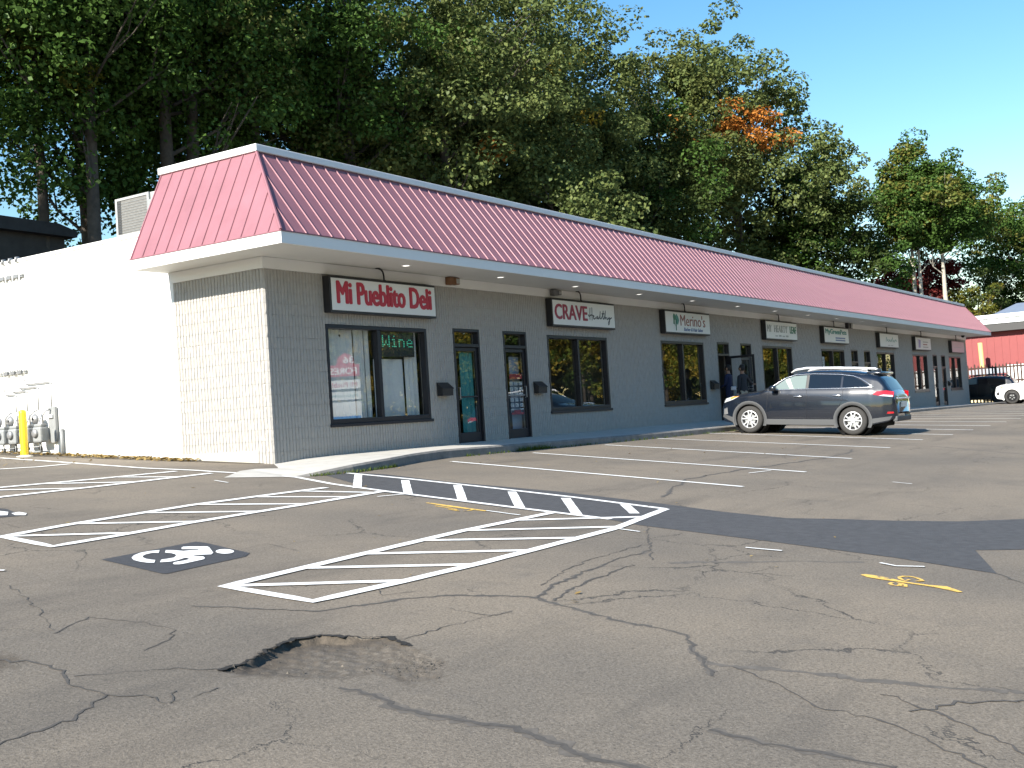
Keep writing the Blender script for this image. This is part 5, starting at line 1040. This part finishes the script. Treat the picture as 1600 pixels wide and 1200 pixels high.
def human(name, label, loc, rz, top, bottom, arms, hair=M_HAIR):
    # pelvis 0, spine, chest, neck, head; legs; arms given as (shoulder, elbow, wrist, hand) for each side
    J = [(0, 0, .95, .15, .115), (0, .0, 1.13, .145, .105), (0, .0, 1.32, .165, .11), (0, 0, 1.45, .07, .06), (0, .01, 1.53, .055, .055), (0, .02, 1.62, .085, .095), (0, .02, 1.71, .075, .085),
         (-.09, 0, .86, .095), (-.10, .01, .50, .065), (-.10, -.02, .10, .045), (-.10, .10, .04, .04),
         (.09, 0, .86, .095), (.10, .03, .50, .065), (.11, .0, .10, .045), (.11, .12, .04, .04)]
    E_ = [(0, 1), (1, 2), (2, 3), (3, 4), (4, 5), (5, 6), (0, 7), (7, 8), (8, 9), (9, 10), (0, 11), (11, 12), (12, 13), (13, 14)]
    for a in arms:
        o = len(J); rr = (.062, .046, .035, .03); J += [tuple(p)+(q,) for p, q in zip(a, rr)]; E_ += [(2, o), (o, o+1), (o+1, o+2), (o+2, o+3)]
    t, me = person(name, label, J, E_, 0, loc, rz, top, None)
    for m in (bottom, M_SKIN, M_SHOE, hair): me.materials.append(m)
    hands = [Vector(a[3]) for a in arms]
    for f in me.polygons:
        c = f.center; z = c.z; k = 0
        near_arm = any((c-Vector(q)).length < .11 for a in arms for q in a[:3])
        if z < .93 and not near_arm: k = 1
        if z < .09: k = 3
        if z > 1.47: k = 2
        if any((c-h).length < .07 for h in hands): k = 2
        f.material_index = k; f.use_smooth = True
    # hair cap and face features
    b = MB(); V = []
    b.lathe([(.0, .108), (.05, .10), (.085, .06), (.098, .0), (.094, -.06), (.08, -.085)], (0, .0, 1.665), (0, -.25, 1), hair, 14); b.build('hair', t, True)
    b = MB(); b.prism([(-.012, .105, 1.60), (.012, .105, 1.60), (0, .115, 1.655)], (0, .022, 0), M_SKIN); b.build('nose', t)
    for sg in (-1, 1):
        b = MB(); b.lathe([(.012, 0), (.008, .005), (0, .006)], (sg*.035, .105, 1.655), (0, 1, 0), M_HAIR, 8); b.build('eye', t)
        b = MB(); b.bbox(sg*.088-.012, -.02, 1.60, sg*.088+.012, .03, 1.665, M_SKIN, .008); b.build('ear', t)
    for a in arms:                                                    # five fingers curling from each palm
        h = Vector(a[3]); d = (h-Vector(a[2])).normalized(); sd = d.orthogonal().normalized(); up = d.cross(sd)
        for k in range(5):
            if k < 4: p0 = h+d*.02+sd*(.024-.016*k); L_ = (.062, .07, .066, .05)[k]; pts = [p0, p0+d*L_*.6, p0+d*L_*.85+up*.02, p0+d*L_*.75+up*.04]
            else: p0 = h-d*.02+sd*.03; pts = [p0, p0+sd*.025+d*.02, p0+sd*.03+d*.045+up*.01]
            b = MB(); b.tube(pts, [.009, .0085, .008, .006][:len(pts)], M_SKIN, 6); b.build('finger', t, True)
    return t
zd = prof(20)+.02
human('person', 'person in navy jacket standing in the open doorway with a white pouch', (20.05, -.22, prof(20)+.0), R(0), M_NAVY, M_NAVY,
      [[(-.19, 0, 1.40), (-.25, .02, 1.13), (-.16, .22, 1.06), (-.09, .28, 1.06)], [(.19, 0, 1.40), (.26, .03, 1.13), (.19, .24, 1.08), (.12, .29, 1.08)]])
t = thing('waist_pouch', 'white pouch worn at the back of the person in navy', 'pouch', (20.05, -.35, prof(20)+1.0)); b = MB(); b.bbox(-.17, -.05, -.06, .17, .012, .06, M_BAG, .025); b.build('pouch', t)
human('person', 'person in dark cap and jacket holding the shop door open with a bag', (19.65, -.85, prof(19.6)-.05), R(-15), M_DKCLOTH, M_BEIGE,
      [[(-.19, 0, 1.40), (-.24, -.03, 1.12), (-.23, .06, .88), (-.23, .07, .82)], [(.19, 0, 1.40), (.40, .05, 1.25), (.62, .10, 1.16), (.70, .11, 1.14)]])
t = thing('carrier_bag', 'white carrier bag hanging from the hand of the person in dark cap', 'bag', (19.44, -.75, prof(19.6)-.05)); b = MB()
b.prism([(-.15, -.06, .42), (.15, -.06, .42), (.17, -.07, .74), (-.16, -.07, .72)], (0, .13, 0), M_BAG); b.build('bag_body', t); b = MB(); b.tube([(-.09, 0, .72), (-.04, 0, .84), (.04, 0, .84), (.09, 0, .72)], .012, M_BAG, 5); b.build('strap', t, True)
# ================================================================ pylon sign and poles across the street (seen mirrored in the glass)
t = thing('pylon_sign', 'tall plaza sign with stacked tenant panels mirrored in the deli window', 'sign', (25.25, -20.6, lz(25, -18)), R(53))
PW = 1.9
b = MB(); b.bbox(-PW/2+.3, -.08, 0, -PW/2+.45, .08, 1.9, M_GALV, .01); b.bbox(PW/2-.45, -.08, 0, PW/2-.3, .08, 1.9, M_GALV, .01); b.build('posts', t)
rot = (R(90), 0, R(180))
def panel(z0, z1, m, name='tenant_panel'):
    b = MB(); b.bbox(-PW/2, -.12, z0, PW/2, .12, z1, m, .01); return b.build(name, t)
def plet(p, s, x, z, w_, h, m, **k): return lettering(s, x+w_/2 if False else x, .123, z, w_, h, m, p, rot=rot, **k)
p = panel(4.02, 4.55, M_RED); plet(p, 'FOREST', PW/2-.12, 4.12, 1.5, .3, M_PAPER, bold=.02)
b = MB(); b.prism([(-.1, -.1, 4.552), (PW/2-.2, -.1, 4.552), (PW/2-.3, -.1, 4.95), (.3, -.1, 5.1), (0, -.1, 4.9)], (0, .2, 0), M_RED); p2 = b.build('house_number_panel', t); plet(p2, '36', .72, 4.62, .5, .3, M_PAPER, bold=.02)
p = panel(3.45, 3.85, M_SIGNFACE); plet(p, 'Mi Pueblito', PW/2-.15, 3.53, 1.5, .22, M_RED)
p = panel(2.95, 3.32, M_SIGNFACE); plet(p, 'MyGreenPets', PW/2-.15, 3.03, 1.4, .18, M_TEAL)
p = panel(1.95, 2.85, M_SIGNFACE); b = MB(); b.box(-.9, .121, 2.02, .9, .124, 2.2, mat('bright_blue', (.03, .20, .55), .5)); b.build('stripe', p)
p = panel(1.62, 1.85, M_SIGNFACE); p = panel(1.2, 1.55, M_SIGNFACE); plet(p, 'CRAVE', PW/2-.12, 1.26, 1.0, .2, M_MAROON, bold=.02)
for k, (x, y) in enumerate(((36, -27), (70, -33))):
    t = thing('utility_pole', ('nearer' if k == 0 else 'farther')+' wooden utility pole across the street', 'pole', (x, y, -1.2)); b = MB(); b.tube([(0, 0, 0), (0, 0, 9.5)], [.16, .11], M_BARK, 8); b.build('pole', t, True); b = MB(); b.box(-.06, -1.1, 8.6, .06, 1.1, 8.75, M_BARK); b.build('crossarm', t)
for k in range(2):
    b = MB(); b.tube([(2, -21+.8*k, 7.0), (18, -24+.8*k, 6.6), (36, -27+.8*k, 7.5), (53, -30+.8*k, 6.9), (70, -33+.8*k, 7.5), (110, -40+.8*k, 7.0)], .025, M_BLACK, 5); tag(b.build('power_line'), 'thin sagging power line across the street, '+('upper' if k else 'lower')+' one', 'wire')
# ================================================================ trees
F_MAPLE = foliage('maple_leaf', (.040, .082, .016), (.085, .150, .034), .28)
F_OAK = foliage('oak_leaf', (.078, .110, .036), (.160, .190, .062), .28)
F_OLIVE = foliage('olive_leaf', (.075, .098, .028), (.150, .165, .05), .3)
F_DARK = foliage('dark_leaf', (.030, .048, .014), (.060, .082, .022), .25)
F_ORANGE = foliage('orange_leaf', (.42, .15, .035), (.55, .24, .05), .3)
F_YELL = foliage('yellow_leaf', (.30, .24, .03), (.42, .30, .05), .3)
F_RED = foliage('red_leaf', (.10, .018, .018), (.17, .035, .03), .3)
F_YG = foliage('yellow_green_leaf', (.10, .12, .02), (.19, .17, .03), .35)
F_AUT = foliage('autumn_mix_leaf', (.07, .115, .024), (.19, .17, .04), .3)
F_STREET = foliage('street_tree_leaf', (.11, .17, .03), (.32, .29, .05), .35)
def leaf_cloud(centres, radii, per, size, r, flat=.62, up=.55):
    n = len(centres); N = n*per
    c = np.repeat(centres, per, 0); rc = np.repeat(radii, per)
    d = r.normal(size=(N, 3)); d /= np.linalg.norm(d, axis=1)[:, None]
    rad = rc*(.5+.5*r.random(N)**.5)
    p = c+d*rad[:, None]*np.array([1, 1, flat])
    nrm = d*.55+r.normal(size=(N, 3))*.45+np.array([0, 0, up]); nrm /= np.linalg.norm(nrm, axis=1)[:, None]
    a = np.cross(nrm, r.normal(size=(N, 3))); a /= np.linalg.norm(a, axis=1)[:, None]+1e-9; bb = np.cross(nrm, a)
    s = size*r.uniform(.6, 1.25, N)[:, None]
    V = np.stack([p-a*s*.5, p-bb*s*.36+nrm*s*.06, p+a*s*.5-nrm*s*.1, p+bb*s*.36+nrm*s*.06], 1).reshape(-1, 3)
    return V, np.arange(N*4).reshape(N, 4)
def crown_clumps(H, hb, Rx, n, r, lobes=.28, pw=.42):
    """clump centres in a lumpy egg between heights hb and H"""
    ph = r.uniform(0, 6.28, 4); C_ = []
    while len(C_) < n:
        v = r.normal(size=3); v /= np.linalg.norm(v); th = math.atan2(v[1], v[0]); k = 1+lobes*(.6*math.sin(2*th+ph[0]+3*v[2])+.5*math.sin(3*th+ph[1]-2*v[2])+.4*math.sin(5*v[2]+ph[2]))
        q = r.random()**pw; z = v[2]*q*k; w_ = 1-.25*max(0, z)-.1*max(0, -z)
        C_.append((v[0]*q*k*Rx*w_, v[1]*q*k*Rx*w_, (H+hb)/2+z*(H-hb)/2))
    return np.array(C_)
def tree(name, label, x, y, H, hb, Rx, mats, n=120, per=110, size=.26, seed=0, trunk=.28, bark=M_BARK, group='trees on the wooded bank', z=None, cr=(.8, 1.5), lean=(0, 0), mixf=None, stems=1, cat='tree', lobes=.28, limbs=14):
    n = int(n*1.3); per = int(per*1.4); size *= .8
    r = np.random.default_rng(seed); z0 = tz(x, y) if z is None else z
    t = thing(name, label, cat, (x, y, z0-.1), 0, group)
    cl = crown_clumps(H, hb, Rx, n, r, lobes); cl[:, 0] += lean[0]*cl[:, 2]/H; cl[:, 1] += lean[1]*cl[:, 2]/H
    rad = r.uniform(cr[0], cr[1], n)
    V, Q = leaf_cloud(cl, rad, per, size, r)
    mi = np.zeros(n, int)
    if mixf: mi = np.array([mixf(c, r) for c in cl])
    me = np_mesh('crown', V, Q, mats, np.repeat(mi, per)); obj('crown', me, t)
    b = MB()
    for s in range(stems):
        ox, oy = (0, 0) if stems == 1 else (r.uniform(-.7, .7), r.uniform(-.7, .7))
        zz = np.linspace(0, H*.82, 9); wx = np.cumsum(r.normal(0, .10, 9))*.8; wy = np.cumsum(r.normal(0, .10, 9))*.8; wx[0] = wy[0] = 0
        P = np.stack([ox+wx+lean[0]*zz/H, oy+wy+lean[1]*zz/H, zz], 1); tr = trunk if stems == 1 else trunk*.7
        b.tube(P.tolist(), (tr*np.array([1.35, 1, .93, .85, .74, .6, .45, .3, .12])).tolist(), bark, 9)
        for k in r.choice(n, min(limbs, n), replace=False):
            e = cl[k]; h = min(max(hb*.75, e[2]-r.uniform(1.5, 4)), H*.75); i = np.interp(h, zz, np.arange(9)); p0 = np.array([np.interp(h, zz, P[:, q]) for q in range(3)])
            rr = tr*(.55-.04*i); m_ = (p0+e)/2+np.array([0, 0, -.3])+r.normal(0, .3, 3)
            b.tube([p0.tolist(), m_.tolist(), e.tolist()], [rr*.7, rr*.45, .025], bark, 6, False)
            for _ in range(2):
                e2 = e+r.normal(0, .6, 3); b.tube([m_.tolist(), ((m_+e2)/2+r.normal(0, .15, 3)).tolist(), e2.tolist()], [rr*.35, rr*.22, .012], bark, 5, False)
    b.build('trunk', t, True); return t
speck = lambda c, r: 1 if r.random() < .02 else 0
# left group: tall maples, trunks showing against the sky
tree('maple_tree', 'tall dark maple with grey straight trunk beside the dark hillside building', 12.1, 20.4, 19, 4.2, 5.4, [F_MAPLE], 150, 120, .27, 1, .24, lean=(.3, 0))
tree('maple_tree', 'dark maple with thin leaning trunk at left of the group', 14.6, 23.5, 18, 3.6, 5.2, [F_MAPLE], 130, 110, .27, 2, .22, lean=(-1.6, 0))
tree('maple_tree', 'big dark maple at the far left edge over the hillside building', 7.8, 24.5, 19, 3.0, 6.2, [F_MAPLE], 170, 110, .28, 3, .3)
tree('maple_tree', 'maple with thick double trunk behind the rooftop air conditioner', 16.2, 20.6, 19, 4.2, 5.4, [F_MAPLE, F_OLIVE], 130, 120, .27, 4, .42, stems=2, mixf=lambda c, r: int(c[2] > 11 and r.random() < .3))
tree('maple_tree', 'maple with a bright green clump hanging low at left', 11.2, 22.4, 17.5, 6.0, 4.2, [F_YG, F_MAPLE], 75, 120, .25, 5, .2, mixf=lambda c, r: int(r.random() < .6), limbs=6)
tree('maple_tree', 'maple standing just right of the mansard corner', 20.8, 20.5, 19, 5, 5.2, [F_MAPLE, F_OLIVE], 130, 120, .27, 6, .3, mixf=lambda c, r: int(r.random() < .35))
tree('maple_tree', 'leafy maple over the red deli sign', 25.5, 20, 19.5, 4.5, 5.6, [F_OLIVE, F_MAPLE], 140, 120, .27, 7, .32, mixf=lambda c, r: int(r.random() < .5))
tree('oak_tree', 'broad pale green oak with drooping lit leaf sprays above the roof', 31, 18.2, 19.5, 3.5, 6.2, [F_OAK, F_ORANGE], 165, 125, .29, 8, .34, mixf=lambda c, r: int(r.random() < .012), limbs=22)
tree('oak_tree', 'tall oak with grey green leaves in the middle of the bank', 37.5, 19.5, 21, 4, 6.0, [F_OAK, F_YELL], 165, 125, .3, 9, .34, mixf=lambda c, r: int(r.random() < .012), limbs=20)
tree('oak_tree', 'low spreading oak with pale lit leaves just behind the roof', 36.2, 14.6, 12.8, 4.2, 4.6, [F_OAK], 80, 120, .3, 10, .24)
tree('oak_tree', 'oak reaching out of the frame beside the open sky', 45, 19.5, 20.5, 3.5, 6.2, [F_OAK, F_YELL], 170, 115, .31, 11, .32, mixf=lambda c, r: int(r.random() < .02), limbs=18)
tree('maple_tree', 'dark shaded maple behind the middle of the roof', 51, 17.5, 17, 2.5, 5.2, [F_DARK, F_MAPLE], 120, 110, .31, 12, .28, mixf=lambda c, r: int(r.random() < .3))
tree('oak_tree', 'tallest oak with orange and yellow patches in its crown', 64.5, 16.5, 25.5, 6, 7.6, [F_OAK, F_ORANGE, F_YELL], 260, 105, .36, 13, .38, mixf=lambda c, r: (1 if (-4.6 < c[1] < 1.6 and c[0] < .5 and 16.0 < c[2] < 19.0 and r.random() < .75) else 2 if (c[1] > .5 and 10 < c[2] < 17 and r.random() < .3) else 0), lobes=.33, limbs=24)
tree('oak_tree', 'thin topped oak showing bare branches against the sky', 58, 19, 21.5, 6, 5.4, [F_OLIVE], 140, 95, .34, 14, .32, lobes=.36, limbs=24)
tree('linden_tree', 'dense dark rounded tree at the right end of the bank', 70.3, 12.7, 20.3, 1.0, 5.7, [F_DARK, F_MAPLE], 330, 110, .33, 15, .3, cr=(.7, 1.2), lobes=.14, mixf=lambda c, r: int(r.random() < .45))
tree('maple_tree', 'slender maple with pale trunk, left one past the roof end', 80.5, 8.2, 20.4, 11.2, 3.3, [F_AUT, F_MAPLE], 95, 110, .33, 16, .22, M_PALEBARK, 'pale trunked maples past the roof end', z=.5, cr=(.7, 1.2), mixf=lambda c, r: int(r.random() < .35))
tree('maple_tree', 'slender maple with thin pale trunk, middle one past the roof end', 80.5, 7.6, 19.4, 11.6, 3.2, [F_MAPLE, F_AUT], 90, 110, .33, 17, .2, M_PALEBARK, 'pale trunked maples past the roof end', z=.5, cr=(.7, 1.2), mixf=lambda c, r: int(r.random() < .3))
tree('maple_tree', 'spreading maple with pale trunk, right one past the roof end', 81, 5.9, 18.6, 10.6, 4.8, [F_MAPLE, F_AUT], 150, 110, .33, 18, .24, M_PALEBARK, 'pale trunked maples past the roof end', z=.5, cr=(.7, 1.3), mixf=lambda c, r: int(c[2] > 13 and r.random() < .4))
tree('maple_tree', 'dark maple behind the red building at the right edge', 94, 1.5, 18.0, 5, 6.4, [F_MAPLE, F_AUT], 170, 110, .36, 19, .25, z=0, mixf=lambda c, r: int(r.random() < .2))
tree('japanese_maple', 'low deep red maple behind the end of the roof', 86, 9.8, 12.4, 4.6, 5.0, [F_RED], 120, 110, .30, 20, .2, z=.4, cr=(.6, 1.0), group=None)
tree('cedar_tree', 'olive yellow bushy evergreen behind the red building', 84, 4.0, 9.6, .5, 2.8, [F_YG, F_DARK], 90, 110, .26, 21, .2, z=.2, cr=(.5, .9), group=None, mixf=lambda c, r: int(r.random() < .3))
tree('cedar_tree', 'yellowish tall evergreen at the right edge behind the red building', 92, -1.6, 13.0, .5, 3.0, [F_YG, F_DARK], 100, 110, .3, 22, .2, z=.0, cr=(.5, 1.0), group=None, mixf=lambda c, r: int(r.random() < .4))
# second row closing the wood behind
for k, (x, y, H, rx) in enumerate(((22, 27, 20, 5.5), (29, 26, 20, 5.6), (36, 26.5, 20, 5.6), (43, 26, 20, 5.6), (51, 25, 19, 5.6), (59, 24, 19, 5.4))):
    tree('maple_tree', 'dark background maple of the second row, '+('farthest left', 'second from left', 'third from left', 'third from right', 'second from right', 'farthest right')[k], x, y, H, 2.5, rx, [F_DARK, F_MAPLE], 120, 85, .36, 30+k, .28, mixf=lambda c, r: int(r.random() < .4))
# trees to the left, outside the view, whose shade falls on the wood
for k, (x, y) in enumerate(((-9, 22),)):
    tree('maple_tree', 'maple standing left of the view beyond the white wall', x, y, 19, 4, 5.6, [F_MAPLE], 100, 80, .34, 40+k, .3)
# understorey thicket on the bank: one dark mass of leaves
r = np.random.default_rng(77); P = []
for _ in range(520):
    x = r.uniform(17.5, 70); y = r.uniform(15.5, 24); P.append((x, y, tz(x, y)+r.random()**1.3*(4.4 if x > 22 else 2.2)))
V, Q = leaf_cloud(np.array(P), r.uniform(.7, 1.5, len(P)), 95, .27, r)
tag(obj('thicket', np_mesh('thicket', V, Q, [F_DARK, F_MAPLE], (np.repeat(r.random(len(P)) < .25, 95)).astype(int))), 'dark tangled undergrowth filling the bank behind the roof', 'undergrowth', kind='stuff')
# autumn trees across the street, mirrored in the shop glass
src = [o for o in C.objects if o.get('label', '').startswith(('broad pale', 'oak reaching', 'dark maple behind'))]
for k, (x, y, s) in enumerate(((64, -52, 1.0), (57, -25, .8), (84, -32, 1.0), (94, -22, .85), (110, -29, .95), (128, -24, .9), (108, -44, 1.0), (78, -48, 1.0))):
    tree('street_tree', 'turning autumn tree across the street, '+('first', 'second', 'third', 'fourth', 'fifth', 'sixth', 'seventh', 'tallest')[k]+' along the row', x, y, 19*s, 2.0, 6.2*s, [F_STREET, F_YELL, F_MAPLE], 80, 75, .40, 60+k, .25, group='trees across the street', z=-1.3, mixf=lambda c, r: int(r.choice([0, 0, 1, 2])))
# wood across the street, far enough to read as one mass
r = np.random.default_rng(99); P = []
for _ in range(1700): P.append((r.uniform(-30, 260), r.uniform(-74, -62), -1.3+16*r.random()**.8))
V, Q = leaf_cloud(np.array(P), r.uniform(1.8, 3.2, len(P)), 60, 1.0, r)
tag(obj('far_wood', np_mesh('far_wood', V, Q, [F_DARK, F_MAPLE], (np.repeat(r.random(len(P)) < .4, 60)).astype(int))), 'green wood across the street mirrored in the shop windows', 'wood', kind='stuff')
# dead branch spray among the leaves
b = MB(); r2 = random.Random(4); M_DEAD = mat('dead_twig', (.22, .19, .16), .9)
p0 = Vector((33.5, 14.6, 9.0))
for k in range(16):
    d = Vector((r2.uniform(.2, 1), r2.uniform(-.5, .2), r2.uniform(-.1, .6))).normalized(); p1 = p0+Vector((.9, -.3, .3))*r2.uniform(.2, 1.2); b.tube([p0[:], p1[:], (p1+d*r2.uniform(.8, 1.8))[:]], [.035, .02, .006], M_DEAD, 5)
tag(b.build('dead_branch'), 'bare pale dead branch among the oak leaves above the roof', 'branch')
